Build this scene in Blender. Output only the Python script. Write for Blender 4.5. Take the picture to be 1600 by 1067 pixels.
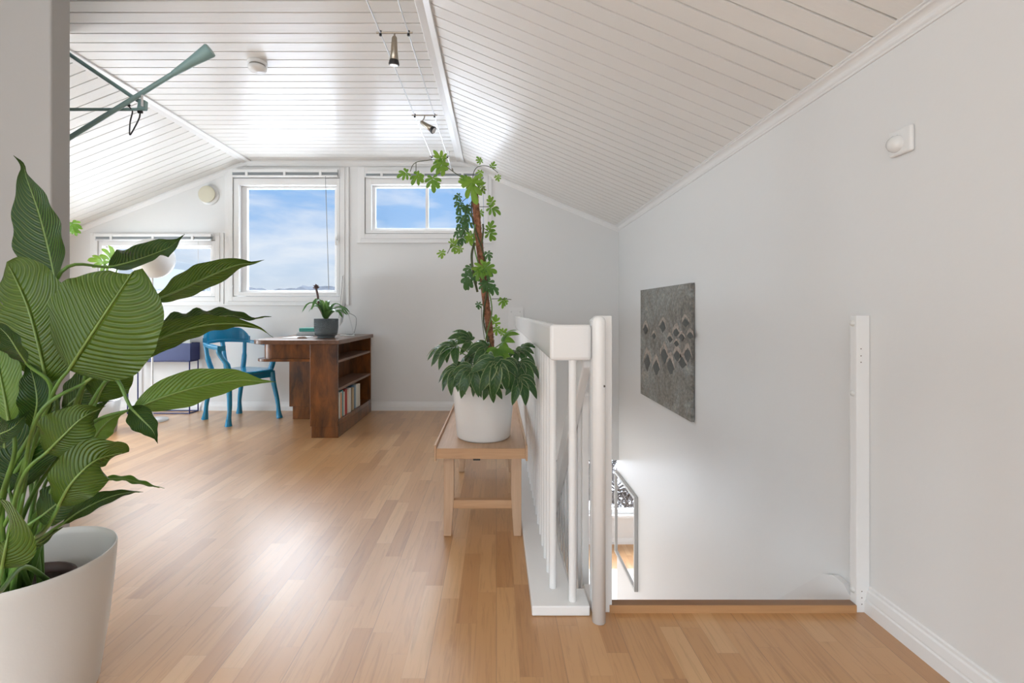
import bpy, math, random
from mathutils import Vector, Matrix, noise
R = math.radians
S = bpy.context.scene
COL = S.collection
for o in list(bpy.data.objects): bpy.data.objects.remove(o)

# ------------------------------------------------------------------ camera, sky, big lights, exposure
F = 740.0; VX, VY = 775.5, 487.0; CH = 1.05      # focal length in pixels, vanishing point, eye height
D = 5.044                                          # distance to the gable wall
cam_d = bpy.data.cameras.new('camera'); cam = bpy.data.objects.new('camera', cam_d); COL.objects.link(cam)
cam.location = (0, 0, CH); cam.rotation_euler = (R(90), 0, 0)
cam_d.sensor_width = 36; cam_d.sensor_fit = 'HORIZONTAL'
cam_d.lens = F / 1600 * 36
cam_d.shift_x = (800 - VX) / 1600; cam_d.shift_y = -(533.5 - VY) / 1600
cam_d.clip_start = 0.02; cam_d.clip_end = 2000
S.camera = cam
S.view_settings.view_transform = 'Standard'; S.view_settings.look = 'None'
S.view_settings.gamma = 1; S.view_settings.use_curve_mapping = False
S.view_settings.exposure = 0.33

w = bpy.data.worlds.new('sky'); S.world = w; w.use_nodes = True
nt = w.node_tree; nt.nodes.clear()
def N(nt, t, **kw):
    n = nt.nodes.new(t)
    for k, v in kw.items():
        if k.startswith('i_'): n.inputs[k[2:].replace('_', ' ')].default_value = v
        elif k[0] == 'n' and k[1:].isdigit(): n.inputs[int(k[1:])].default_value = v
        else: setattr(n, k, v)
    return n
def mth(nt, op, a, b=None, c=None, clamp=False):
    n = nt.nodes.new('ShaderNodeMath'); n.operation = op; n.use_clamp = clamp
    for i, x in enumerate((a, b, c)):
        if x is None: continue
        if isinstance(x, (int, float)): n.inputs[i].default_value = x
        else: nt.links.new(x, n.inputs[i])
    return n.outputs[0]
def ramp(nt, fac, stops, interp='LINEAR'):
    n = nt.nodes.new('ShaderNodeValToRGB'); n.color_ramp.interpolation = interp
    e = n.color_ramp.elements
    while len(e) < len(stops): e.new(0.5)
    for i, (p, c) in enumerate(stops):
        e[i].position = p; e[i].color = (c[0], c[1], c[2], 1)
    nt.links.new(fac, n.inputs[0]); return n.outputs[0]
def mix(nt, fac, a, b, bt='MIX'):
    n = nt.nodes.new('ShaderNodeMix'); n.data_type = 'RGBA'; n.blend_type = bt
    for i, x in ((0, fac), (6, a), (7, b)):
        if isinstance(x, (int, float)): n.inputs[i].default_value = x
        elif isinstance(x, (tuple, list)): n.inputs[i].default_value = (x[0], x[1], x[2], 1)
        else: nt.links.new(x, n.inputs[i])
    return n.outputs[2]
# winter sky: pale haze and snow light at and below the horizon, blue with thin cloud above it, bright cloud overhead
tc = N(nt, 'ShaderNodeTexCoord'); sp = N(nt, 'ShaderNodeSeparateXYZ'); nt.links.new(tc.outputs['Generated'], sp.inputs[0])
elev = sp.outputs[2]
mp = N(nt, 'ShaderNodeMapping'); mp.inputs['Scale'].default_value = (1.6, 1.6, 7.0); mp.inputs['Rotation'].default_value = (0, R(14), 0)
nt.links.new(tc.outputs['Generated'], mp.inputs[0])
nz = N(nt, 'ShaderNodeTexNoise', i_Scale=2.3, i_Detail=7.0, i_Roughness=0.55, i_Distortion=0.4); nt.links.new(mp.outputs[0], nz.inputs[0])
cloud = ramp(nt, nz.outputs[0], [(0.42, (0, 0, 0)), (0.66, (1, 1, 1))])
e2 = mth(nt, 'MULTIPLY_ADD', elev, 0.5, 0.5)
blue = ramp(nt, e2, [(0.50, (0.58, 0.62, 0.67)), (0.545, (0.44, 0.56, 0.71)), (0.58, (0.27, 0.45, 0.72)), (0.64, (0.20, 0.40, 0.73))])
SKY_BLUE = 1.0; GROUND = 3.4; OVERHEAD = 10.8
skyc = mix(nt, mth(nt, 'MULTIPLY', cloud, 0.78), blue, (0.70, 0.74, 0.79))
over = ramp(nt, elev, [(0.27, (0, 0, 0)), (0.42, (1, 1, 1))])
skyc = mix(nt, over, skyc, (0.89 * OVERHEAD, 0.96 * OVERHEAD, 1.05 * OVERHEAD))
gr = ramp(nt, mth(nt, 'MULTIPLY', elev, -1.0), [(0.02, (0, 0, 0)), (0.30, (1, 1, 1))])
skyc = mix(nt, gr, skyc, (1.0 * GROUND, 1.02 * GROUND, 1.06 * GROUND))
bg = N(nt, 'ShaderNodeBackground'); nt.links.new(skyc, bg.inputs[0]); bg.inputs[1].default_value = 1.0
wo = N(nt, 'ShaderNodeOutputWorld'); nt.links.new(bg.outputs[0], wo.inputs[0])

def bx(x): return (x - VX) * D / F
def bz(y): return CH - (y - VY) * D / F
def P(x, y, Y): return Vector(((x - VX) * Y / F, Y, CH - (y - VY) * Y / F))

def area(name, loc, rot, sx, sy, power, col=(1, 1, 1), portal=False):
    l = bpy.data.lights.new(name, 'AREA'); l.shape = 'RECTANGLE'; l.size = sx; l.size_y = sy
    l.energy = power; l.color = col
    if portal: l.cycles.is_portal = True
    o = bpy.data.objects.new(name, l); COL.objects.link(o); o.location = loc; o.rotation_euler = rot
    return o
# unseen fill lamps added: behind the camera, in the left bay, left rear, downstairs
area('rear_fill_light', (-1.3, -2.9, 1.35), (R(90), 0, 0), 3.4, 2.0, 28, (0.82, 0.93, 1.0))
area('bay_fill_light', (-4.5, 3.3, 0.95), (0, R(-90), 0), 1.4, 1.6, 34, (0.80, 0.925, 1.0))
area('left_rear_fill_light', (-3.5, -1.6, 1.3), (0, R(-90), 0), 1.7, 2.0, 38, (0.82, 0.93, 1.0))  # added lamp in front of a closed wall, no window here
area('lower_side_fill_light', (-3.4, 4.6, -1.35), (0, R(-90), 0), 1.8, 3.4, 88, (0.9, 0.96, 1.0))  # added to brighten the stairwell wall, no window behind it
area('window_portal_f', (0.85, 7.55, -1.33), (R(-90), 0, 0), 2.8, 1.5, 1, portal=True)
for nm, (x0, x1, y0, y1) in {'a': (374, 527, 289, 456), 'b': (578, 752, 289, 359), 'c': (160, 333, 383, 458)}.items():
    area('window_portal_' + nm, ((bx(x0) + bx(x1)) / 2, D + 0.24, (bz(y0) + bz(y1)) / 2), (R(-90), 0, 0), bx(x1) - bx(x0), bz(y0) - bz(y1), 1, portal=True)

area('window_portal_d', (-4.83, 3.3, 1.0), (0, R(-90), 0), 1.7, 1.5, 1, portal=True)
area('window_portal_e', (-1.3, -3.23, 1.35), (R(90), 0, 0), 3.4, 2.0, 1, portal=True)

# ------------------------------------------------------------------ materials
MC = {}
def pbr(name, col, rough=0.5, metal=0.0, bump=0.0, bscale=60, spec=0.5, coat=0.0, var=0.0, trans=0.0):
    if name in MC: return MC[name]
    m = bpy.data.materials.new(name); m.use_nodes = True; t = m.node_tree
    b = t.nodes['Principled BSDF']
    b.inputs['Base Color'].default_value = (*col, 1); b.inputs['Roughness'].default_value = rough
    b.inputs['Metallic'].default_value = metal; b.inputs['Specular IOR Level'].default_value = spec
    b.inputs['Coat Weight'].default_value = coat
    c = N(t, 'ShaderNodeTexCoord')
    n = N(t, 'ShaderNodeTexNoise', i_Scale=float(bscale), i_Detail=4.0); t.links.new(c.outputs['Object'], n.inputs[0])
    if bump:
        bp = N(t, 'ShaderNodeBump', i_Strength=bump, i_Distance=0.004); t.links.new(n.outputs[0], bp.inputs['Height']); t.links.new(bp.outputs[0], b.inputs['Normal'])
    if var:
        r = ramp(t, n.outputs[0], [(0.3, [max(0, x * (1 - var)) for x in col]), (0.7, [min(1, x * (1 + var)) for x in col])])
        t.links.new(r, b.inputs['Base Color'])
    MC[name] = m; return m
def wood(name, c1, c2, rough=0.45, scale=(3, 3, 3), axis='Y', stretch=12, bump=0.15, coat=0.0, nscale=3.0):
    if name in MC: return MC[name]
    m = bpy.data.materials.new(name); m.use_nodes = True; t = m.node_tree; b = t.nodes['Principled BSDF']
    c = N(t, 'ShaderNodeTexCoord'); mp = N(t, 'ShaderNodeMapping')
    s = [stretch, stretch, stretch]; s['XYZ'.index(axis)] = 1.0
    mp.inputs['Scale'].default_value = s
    t.links.new(c.outputs['Object'], mp.inputs[0])
    n = N(t, 'ShaderNodeTexNoise', i_Scale=nscale, i_Detail=8.0, i_Roughness=0.65, i_Distortion=0.6); t.links.new(mp.outputs[0], n.inputs[0])
    n2 = N(t, 'ShaderNodeTexNoise', i_Scale=2.5, i_Detail=2.0); t.links.new(c.outputs['Object'], n2.inputs[0])
    f = mth(t, 'ADD', mth(t, 'MULTIPLY', n.outputs[0], 0.7), mth(t, 'MULTIPLY', n2.outputs[0], 0.3))
    t.links.new(ramp(t, f, [(0.36, c1), (0.64, c2)]), b.inputs['Base Color'])
    b.inputs['Roughness'].default_value = rough; b.inputs['Coat Weight'].default_value = coat
    bp = N(t, 'ShaderNodeBump', i_Strength=bump, i_Distance=0.002); t.links.new(n.outputs[0], bp.inputs['Height']); t.links.new(bp.outputs[0], b.inputs['Normal'])
    MC[name] = m; return m

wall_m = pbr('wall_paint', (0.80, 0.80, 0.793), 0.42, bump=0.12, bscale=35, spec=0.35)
trim_m = pbr('trim_paint', (0.84, 0.838, 0.832), 0.3, bump=0.03, bscale=20)
white_gloss = pbr('white_gloss', (0.86, 0.858, 0.852), 0.22, bump=0.03, bscale=15)
plastic_w = pbr('white_plastic', (0.82, 0.82, 0.81), 0.3)
alu = pbr('aluminium', (0.72, 0.73, 0.74), 0.35, metal=0.9)
blind_grey = pbr('blind_grey', (0.33, 0.36, 0.38), 0.45)
nickel = pbr('brushed_nickel', (0.38, 0.34, 0.28), 0.28, metal=1.0)
black = pbr('black_plastic', (0.012, 0.012, 0.013), 0.45)
screw_m = pbr('screw_cap', (0.7, 0.7, 0.68), 0.3)
dark_hole = pbr('dark_mark', (0.12, 0.09, 0.07), 0.7)
teal = pbr('teal_enamel', (0.25, 0.40, 0.40), 0.42)
blue_paint = pbr('blue_paint', (0.004, 0.235, 0.44), 0.24, bump=0.05, bscale=30, coat=0.4)
navy = pbr('navy_metal', (0.012, 0.022, 0.13), 0.4)
soil_m = pbr('soil', (0.03, 0.018, 0.012), 0.95, bump=1.0, bscale=90, var=0.6)
snow_m = pbr('snow', (0.50, 0.52, 0.55), 0.7)

def ceil_mat():
    m = bpy.data.materials.new('ceiling_paint'); m.use_nodes = True; t = m.node_tree; b = t.nodes['Principled BSDF']
    c = N(t, 'ShaderNodeTexCoord')
    mp = N(t, 'ShaderNodeMapping'); mp.inputs['Scale'].default_value = (1.2, 10, 10); t.links.new(c.outputs['Object'], mp.inputs[0])
    n = N(t, 'ShaderNodeTexNoise', i_Scale=2.0, i_Detail=5.0, i_Roughness=0.55); t.links.new(mp.outputs[0], n.inputs[0])
    b.inputs['Base Color'].default_value = (0.81, 0.795, 0.765, 1)
    b.inputs['Roughness'].default_value = 0.33; b.inputs['Specular IOR Level'].default_value = 0.6
    b.inputs['Coat Weight'].default_value = 0.1; b.inputs['Coat Roughness'].default_value = 0.12
    bp = N(t, 'ShaderNodeBump', i_Strength=0.35, i_Distance=0.006); t.links.new(n.outputs[0], bp.inputs['Height'])
    t.links.new(bp.outputs[0], b.inputs['Normal']); return m
ceil_m = ceil_mat()

def parquet():
    m = bpy.data.materials.new('oak_parquet'); m.use_nodes = True; t = m.node_tree; b = t.nodes['Principled BSDF']
    c = N(t, 'ShaderNodeTexCoord'); s = N(t, 'ShaderNodeSeparateXYZ'); t.links.new(c.outputs['Object'], s.inputs[0])
    W, L = 0.068, 0.46
    xs = mth(t, 'DIVIDE', s.outputs[0], W); row = mth(t, 'FLOOR', xs)
    wn = N(t, 'ShaderNodeTexWhiteNoise', noise_dimensions='1D'); t.links.new(row, wn.inputs['W'])
    ys = mth(t, 'ADD', mth(t, 'DIVIDE', s.outputs[1], L), mth(t, 'MULTIPLY', wn.outputs[0], 7.0)); idx = mth(t, 'FLOOR', ys)
    cb = N(t, 'ShaderNodeCombineXYZ'); t.links.new(row, cb.inputs[0]); t.links.new(idx, cb.inputs[1])
    wn2 = N(t, 'ShaderNodeTexWhiteNoise', noise_dimensions='3D'); t.links.new(cb.outputs[0], wn2.inputs[0])
    base = ramp(t, wn2.outputs[0], [(0.0, (0.44, 0.218, 0.082)), (0.25, (0.51, 0.268, 0.106)), (0.75, (0.555, 0.305, 0.130)), (1.0, (0.61, 0.362, 0.170))])
    # grain, shifted per block
    mp = N(t, 'ShaderNodeMapping'); mp.inputs['Scale'].default_value = (55, 3.2, 1); t.links.new(c.outputs['Object'], mp.inputs[0])
    ad = N(t, 'ShaderNodeVectorMath', operation='ADD'); t.links.new(mp.outputs[0], ad.inputs[0])
    sc = N(t, 'ShaderNodeVectorMath', operation='SCALE'); sc.inputs['Scale'].default_value = 37.0; t.links.new(wn2.outputs[1], sc.inputs[0]); t.links.new(sc.outputs[0], ad.inputs[1])
    g = N(t, 'ShaderNodeTexNoise', i_Scale=1.0, i_Detail=6.0, i_Roughness=0.6, i_Distortion=1.2); t.links.new(ad.outputs[0], g.inputs[0])
    gr = ramp(t, g.outputs[0], [(0.30, (0.70, 0.66, 0.60)), (0.50, (1, 1, 1)), (0.75, (1.0, 1.0, 1.0))])
    col = mix(t, 0.75, base, gr, 'MULTIPLY')
    # joints
    fx = mth(t, 'FRACT', xs); fy = mth(t, 'FRACT', ys)
    jx = mth(t, 'LESS_THAN', mth(t, 'MINIMUM', fx, mth(t, 'SUBTRACT', 1.0, fx)), 0.008)
    jy = mth(t, 'LESS_THAN', mth(t, 'MINIMUM', fy, mth(t, 'SUBTRACT', 1.0, fy)), 0.0013)
    j3 = mth(t, 'LESS_THAN', mth(t, 'FRACT', mth(t, 'DIVIDE', mth(t, 'ADD', s.outputs[0], 0.0008), W * 3)), 0.011)
    j = mth(t, 'MAXIMUM', mth(t, 'MULTIPLY', mth(t, 'MAXIMUM', jx, jy), 0.22), mth(t, 'MULTIPLY', j3, 0.5))
    col = mix(t, j, col, (0.16, 0.085, 0.04))
    t.links.new(col, b.inputs['Base Color'])
    r = mth(t, 'MULTIPLY_ADD', g.outputs[0], 0.12, 0.27); t.links.new(r, b.inputs['Roughness'])
    b.inputs['Specular IOR Level'].default_value = 0.6; b.inputs['Coat Weight'].default_value = 0.7; b.inputs['Coat Roughness'].default_value = 0.40
    h = mth(t, 'SUBTRACT', mth(t, 'MULTIPLY', g.outputs[0], 0.25), j)
    bp = N(t, 'ShaderNodeBump', i_Strength=0.25, i_Distance=0.001); t.links.new(h, bp.inputs['Height']); t.links.new(bp.outputs[0], b.inputs['Normal'])
    return m
floor_m = parquet()
shaded_wall_m = pbr('shaded_wall_paint', (0.42, 0.418, 0.41), 0.45, bump=0.1, bscale=60)  # wall paint darkened: the partition's shade is put into its colour
oak = wood('oak_light', (0.50, 0.30, 0.175), (0.64, 0.42, 0.27), 0.45, axis='Y', stretch=14)
oak_x = wood('oak_edge', (0.47, 0.27, 0.14), (0.60, 0.37, 0.21), 0.45, axis='X', stretch=14)
oak_z = wood('oak_leg', (0.50, 0.32, 0.20), (0.62, 0.43, 0.29), 0.5, axis='Z', stretch=14)
nose_m = wood('threshold_oak', (0.46, 0.25, 0.115), (0.55, 0.31, 0.15), 0.35, axis='X', stretch=14)
nose_d = wood('threshold_dark', (0.22, 0.11, 0.05), (0.30, 0.155, 0.07), 0.35, axis='X', stretch=14)
walnut = wood('desk_stain', (0.040, 0.013, 0.004), (0.26, 0.088, 0.018), 0.3, axis='Z', stretch=3.5, coat=0.4, nscale=4.0)
walnut_top = wood('desk_top_stain', (0.10, 0.045, 0.024), (0.20, 0.095, 0.052), 0.33, axis='Y', stretch=8, coat=0.3)

def glass_mat():
    m = bpy.data.materials.new('pane_glass'); m.use_nodes = True; t = m.node_tree; t.nodes.clear()
    o = N(t, 'ShaderNodeOutputMaterial'); mx = N(t, 'ShaderNodeMixShader'); fr = N(t, 'ShaderNodeFresnel', i_IOR=1.45)
    ge = N(t, 'ShaderNodeNewGeometry'); t.links.new(mth(t, 'MULTIPLY_ADD', ge.outputs['Backfacing'], 1 / 1.45 - 1.45, 1.45), fr.inputs[0])
    tr = N(t, 'ShaderNodeBsdfTransparent'); gl = N(t, 'ShaderNodeBsdfGlossy'); gl.inputs['Roughness'].default_value = 0.01
    t.links.new(fr.outputs[0], mx.inputs[0]); t.links.new(tr.outputs[0], mx.inputs[1]); t.links.new(gl.outputs[0], mx.inputs[2]); t.links.new(mx.outputs[0], o.inputs[0])
    return m
glass_m = glass_mat()
mirror_m = pbr('mirror_silver', (0.9, 0.91, 0.92), 0.015, metal=1.0)

def leaf_mat(name, top, under, vein, vfreq=34.0, slope=0.55, rough=0.3, bump=0.5, vmix=0.5, edge=None, transl=0.25, spec=0.5):
    """u across (0..1, midrib 0.5), v along the blade; upper side and underside have their own colour"""
    m = bpy.data.materials.new(name); m.use_nodes = True; t = m.node_tree; b = t.nodes['Principled BSDF']
    uv = N(t, 'ShaderNodeUVMap'); s = N(t, 'ShaderNodeSeparateXYZ'); t.links.new(uv.outputs[0], s.inputs[0])
    a = mth(t, 'ABSOLUTE', mth(t, 'SUBTRACT', s.outputs[0], 0.5))
    ph = mth(t, 'SUBTRACT', s.outputs[1], mth(t, 'MULTIPLY', mth(t, 'POWER', a, 1.3), slope))
    wv = mth(t, 'SINE', mth(t, 'MULTIPLY', ph, vfreq * 6.2832))
    c = N(t, 'ShaderNodeTexCoord'); n = N(t, 'ShaderNodeTexNoise', i_Scale=9.0, i_Detail=3.0); t.links.new(c.outputs['Object'], n.inputs[0])
    geo = N(t, 'ShaderNodeNewGeometry')
    col = mix(t, geo.outputs['Backfacing'], top, under)
    col = mix(t, mth(t, 'MULTIPLY', n.outputs[0], 0.45), col, tuple(x * 0.5 for x in top))
    vl = ramp(t, wv, [(0.80, (0, 0, 0)), (1.0, (1, 1, 1))])
    col = mix(t, mth(t, 'MULTIPLY', vl, vmix * 0.45), col, vein)
    mid = ramp(t, a, [(0.008, (1, 1, 1)), (0.026, (0, 0, 0))])
    col = mix(t, mth(t, 'MULTIPLY', mid, vmix), col, vein)
    if edge:
        em = ramp(t, mth(t, 'ADD', a, mth(t, 'MULTIPLY', n.outputs[0], 0.12)), [(0.47, (0, 0, 0)), (0.54, (1, 1, 1))])
        col = mix(t, mth(t, 'MULTIPLY', em, 0.7), col, edge)
    t.links.new(col, b.inputs['Base Color']); b.inputs['Roughness'].default_value = rough; b.inputs['Specular IOR Level'].default_value = spec
    hh = mth(t, 'ADD', mth(t, 'MULTIPLY', wv, 0.5), mth(t, 'MULTIPLY', mid, 1.5))
    bp = N(t, 'ShaderNodeBump', i_Strength=bump, i_Distance=0.0022); t.links.new(hh, bp.inputs['Height']); t.links.new(bp.outputs[0], b.inputs['Normal'])
    tl = N(t, 'ShaderNodeBsdfTranslucent'); t.links.new(mix(t, 0.6, col, tuple(min(1, x * 2.2) for x in under)), tl.inputs[0])
    mx = N(t, 'ShaderNodeMixShader'); mx.inputs[0].default_value = transl
    t.links.new(b.outputs[0], mx.inputs[1]); t.links.new(tl.outputs[0], mx.inputs[2]); t.links.new(mx.outputs[0], t.nodes['Material Output'].inputs[0])
    return m
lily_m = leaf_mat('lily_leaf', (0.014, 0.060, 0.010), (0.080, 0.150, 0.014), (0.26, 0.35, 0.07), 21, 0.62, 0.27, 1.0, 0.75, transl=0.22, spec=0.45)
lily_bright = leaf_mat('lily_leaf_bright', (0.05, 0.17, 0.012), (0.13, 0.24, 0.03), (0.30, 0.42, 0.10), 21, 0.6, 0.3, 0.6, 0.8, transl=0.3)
aralia_m = leaf_mat('aralia_leaf', (0.020, 0.080, 0.018), (0.09, 0.19, 0.04), (0.16, 0.28, 0.08), 9, 0.5, 0.25, 0.4, 0.5, edge=(0.36, 0.46, 0.20), transl=0.15)
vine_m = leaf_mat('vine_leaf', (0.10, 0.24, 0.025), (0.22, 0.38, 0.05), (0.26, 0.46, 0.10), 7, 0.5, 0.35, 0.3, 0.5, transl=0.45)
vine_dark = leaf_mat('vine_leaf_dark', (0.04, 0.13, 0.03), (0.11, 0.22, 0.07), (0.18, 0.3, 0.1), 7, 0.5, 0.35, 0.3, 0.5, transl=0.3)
brom_m = leaf_mat('bromeliad_leaf', (0.05, 0.17, 0.035), (0.12, 0.22, 0.06), (0.2, 0.33, 0.1), 2, 0.5, 0.3, 0.1, 0.2, transl=0.25)
stem_m = pbr('green_stem', (0.12, 0.24, 0.045), 0.4, var=0.3, bscale=12)
stem_d = pbr('dark_stem', (0.06, 0.075, 0.025), 0.6, var=0.3, bscale=30)

# ------------------------------------------------------------------ mesh builder
class MB:
    def __init__(s): s.v = []; s.f = []; s.m = []; s.uv = {}; s.sm = []
    def add(s, vs, fs, mi=0, smooth=False, uvs=None):
        o = len(s.v); s.v += [Vector(p) for p in vs]
        for k, f in enumerate(fs):
            s.f.append([o + i for i in f]); s.m.append(mi); s.sm.append(smooth)
            if uvs: s.uv[len(s.f) - 1] = [uvs[i] for i in f]
        return s
    def box(s, x0, x1, y0, y1, z0, z1, mi=0):
        if x0 > x1: x0, x1 = x1, x0
        if y0 > y1: y0, y1 = y1, y0
        if z0 > z1: z0, z1 = z1, z0
        return s.add([(x0, y0, z0), (x1, y0, z0), (x1, y1, z0), (x0, y1, z0), (x0, y0, z1), (x1, y0, z1), (x1, y1, z1), (x0, y1, z1)],
              [(0, 3, 2, 1), (4, 5, 6, 7), (0, 1, 5, 4), (1, 2, 6, 5), (2, 3, 7, 6), (3, 0, 4, 7)], mi)
    def ring(s, o, i, y0, y1, mi=0):
        """picture-frame ring in the XZ plane; o, i = (x0, x1, z0, z1)"""
        s.box(o[0], i[0], y0, y1, o[2], o[3], mi); s.box(i[1], o[1], y0, y1, o[2], o[3], mi)
        s.box(i[0], i[1], y0, y1, o[2], i[2], mi); s.box(i[0], i[1], y0, y1, i[3], o[3], mi); return s
    def tube(s, pts, r, n=8, cap=True, mi=0, flat=None):
        pts = [Vector(p) for p in pts]; k = len(pts)
        if not isinstance(r, (list, tuple)): r = [r] * k
        vs = []; prev = None
        for i, p in enumerate(pts):
            d = (pts[min(i + 1, k - 1)] - pts[max(i - 1, 0)]).normalized()
            if prev is None:
                u = Vector((0, 0, 1)) if abs(d.z) < 0.9 else Vector((1, 0, 0))
                u = (u - d * u.dot(d)).normalized()
            else:
                u = (prev - d * prev.dot(d)).normalized()
            prev = u; w_ = d.cross(u)
            for j in range(n):
                a = 2 * math.pi * j / n
                vs.append(p + (u * math.cos(a) * (flat or 1) + w_ * math.sin(a)) * r[i])
        fs = [[i * n + j, i * n + (j + 1) % n, (i + 1) * n + (j + 1) % n, (i + 1) * n + j] for i in range(k - 1) for j in range(n)]
        s.add(vs, fs, mi, True)
        if cap: s.add(vs[:n], [list(range(n))[::-1]], mi); s.add(vs[-n:], [list(range(n))], mi)
        return s
    def lathe(s, prof, c=(0, 0, 0), n=40, mi=0, axis='Z', sy=1.0):
        vs = []; k = len(prof)
        for r, z in prof:
            for j in range(n):
                a = 2 * math.pi * j / n; x, y = r * math.cos(a), r * math.sin(a) * sy
                if axis == 'Z': q = (c[0] + x, c[1] + y, c[2] + z)
                elif axis == 'Y': q = (c[0] + x, c[1] - z, c[2] + y)      # grows toward the camera
                else: q = (c[0] - z, c[1] + x, c[2] + y)                  # grows toward -X
                vs.append(q)
        fs = [[i * n + j, i * n + (j + 1) % n, (i + 1) * n + (j + 1) % n, (i + 1) * n + j] for i in range(k - 1) for j in range(n)]
        return s.add(vs, fs, mi, True)
    def prism(s, poly, y0, y1, axis='Y', mi=0):
        """extrude a 2D outline; axis Y: (x,z); X: (y,z); Z: (x,y)"""
        def q(p, t):
            return (p[0], t, p[1]) if axis == 'Y' else (t, p[0], p[1]) if axis == 'X' else (p[0], p[1], t)
        k = len(poly); vs = [q(p, y0) for p in poly] + [q(p, y1) for p in poly]
        s.add(vs, [list(range(k))[::-1], list(range(k, 2 * k))] + [[i, (i + 1) % k, k + (i + 1) % k, k + i] for i in range(k)], mi); return s
def empty(name, loc, rz=0):
    o = bpy.data.objects.new(name, None); COL.objects.link(o); o.location = loc; o.rotation_euler = (0, 0, rz)
    o.empty_display_size = 0.05; return o
ORG = {}
def thing(name, label, cat, loc, group=None, kind=None):
    o = empty(name, loc); ORG[o.name] = Vector(loc); return tag(o, label, cat, group, kind)
def tag(o, label=None, cat=None, group=None, kind=None):
    if label: o['label'] = label
    if cat: o['category'] = cat
    if group: o['group'] = group
    if kind: o['kind'] = kind
    return o
def obj(name, mb, mats, parent=None, bevel=0, seg=2, loc=None, label=None, fixn=False):
    """link one mesh object; vertices are given in world space and stored relative to its origin"""
    if not isinstance(mats, (list, tuple)): mats = [mats]
    org = Vector(loc) if loc else (ORG[parent.name] if parent else Vector((0, 0, 0)))
    me = bpy.data.meshes.new(name); me.from_pydata([v - org for v in mb.v], [], mb.f)
    for m in mats: me.materials.append(m)
    me.polygons.foreach_set('material_index', mb.m); me.polygons.foreach_set('use_smooth', mb.sm)
    if mb.uv:
        ul = me.uv_layers.new(name='UVMap')
        for fi, uvs in mb.uv.items():
            for k, li in enumerate(me.polygons[fi].loop_indices): ul.data[li].uv = uvs[k]
    me.update()
    o = bpy.data.objects.new(name, me); COL.objects.link(o)
    if parent:
        o.parent = parent; o.location = org - ORG[parent.name]
    else: o.location = org
    ORG[o.name] = org
    if bevel:
        b = o.modifiers.new('bevel', 'BEVEL'); b.width = bevel; b.segments = seg; b.limit_method = 'ANGLE'; b.angle_limit = R(40)
    if label: o['label'] = label
    return o
def struct(name, mb, mats, parent=None, **kw):
    o = obj(name, mb, mats, parent, **kw)
    if not parent: o['kind'] = 'structure'
    return o
def copy_tree(o, parent=None):
    c = o.copy(); COL.objects.link(c); c.parent = parent; ORG[c.name] = ORG.get(o.name, Vector())
    for ch in list(o.children): copy_tree(ch, c)
    return c
def spline(pts, n=12):
    """Catmull-Rom through the points"""
    pts = [Vector(p) for p in pts]; q = [pts[0] * 2 - pts[1]] + pts + [pts[-1] * 2 - pts[-2]]; out = []
    for i in range(1, len(q) - 2):
        for k in range(n):
            t = k / n
            out.append(0.5 * ((2 * q[i]) + (q[i + 1] - q[i - 1]) * t + (2 * q[i - 1] - 5 * q[i] + 4 * q[i + 1] - q[i + 2]) * t * t + (3 * q[i] - q[i - 1] - 3 * q[i + 1] + q[i + 2]) * t ** 3))
    out.append(pts[-1]); return out
# ------------------------------------------------------------------ room shell
XR = 1.305; XC = -0.37; XL = -2.648; HC = 2.652; SR = 0.42; SL = 0.395; X0 = -4.6; YB = -3.0
def grid_wall(mb, a0, a1, z0, z1, holes, t0, t1, axis='Y'):
    xs = sorted({a0, a1, *[h[0] for h in holes], *[h[1] for h in holes]}); zs = sorted({z0, z1, *[h[2] for h in holes], *[h[3] for h in holes]})
    for i in range(len(xs) - 1):
        for j in range(len(zs) - 1):
            cx, cz = (xs[i] + xs[i + 1]) / 2, (zs[j] + zs[j + 1]) / 2
            if any(h[0] < cx < h[1] and h[2] < cz < h[3] for h in holes): continue
            if axis == 'Y': mb.box(xs[i], xs[i + 1], t0, t1, zs[j], zs[j + 1])
            else: mb.box(t0, t1, xs[i], xs[i + 1], zs[j], zs[j + 1])
    return mb
# windows on the gable wall, from the photograph's pixels: trim outer, sash outer, sash inner, glass
WIN = [dict(tr=(142, 350.5, 363.7, 476.8), sa=(154.7, 338, 375.5, 464), si=(161, 332, 384, 457.5), gl=(166, 328.7, 387.5, 455), mul=None),
       dict(tr=(352, 545.6, 262, 476.8), sa=(365, 532, 278, 463.5), si=(374, 526.5, 289.5, 456.5), gl=(386, 523, 294.7, 453.5), mul=None),
       dict(tr=(559, 768.5, 262, 379.5), sa=(570.6, 756, 278, 365.7), si=(580.5, 748, 288.5, 359.5), gl=(586.7, 742.5, 292.7, 356.5), mul=667.2)]
def rc(t): return (bx(t[0]), bx(t[1]), bz(t[3]), bz(t[2]))
holes = [rc(wn['sa']) for wn in WIN]
mb = grid_wall(MB(), X0, XR, -0.53, 2.75, holes, D, D + 0.25)
struct('wall_back', mb, wall_m)
# right wall, running down beside the stairs
mb = MB(); mb.box(XR, XR + 0.2, YB, D, -2.6, 2.2); mb.box(XR, XR + 0.2, D, 5.12, -2.6, -0.53)
struct('wall_right', mb, wall_m)
# rear and left walls, with unseen window openings added to let daylight in
struct('wall_rear', grid_wall(MB(), -3.6, XR, 0, 2.75, [(-3.0, 0.4, 0.35, 2.35)], YB - 0.2, YB), wall_m)
mb = grid_wall(MB(), 2.1, D, 0, 2.75, [(2.55, 4.05, 0.15, 1.85)], X0 - 0.2, X0, 'X'); struct('wall_left', mb, wall_m)
mb = MB(); mb.box(-3.8, -3.6, YB, 2.0, 0, 2.75); struct('wall_left_front', mb, wall_m)
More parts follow.
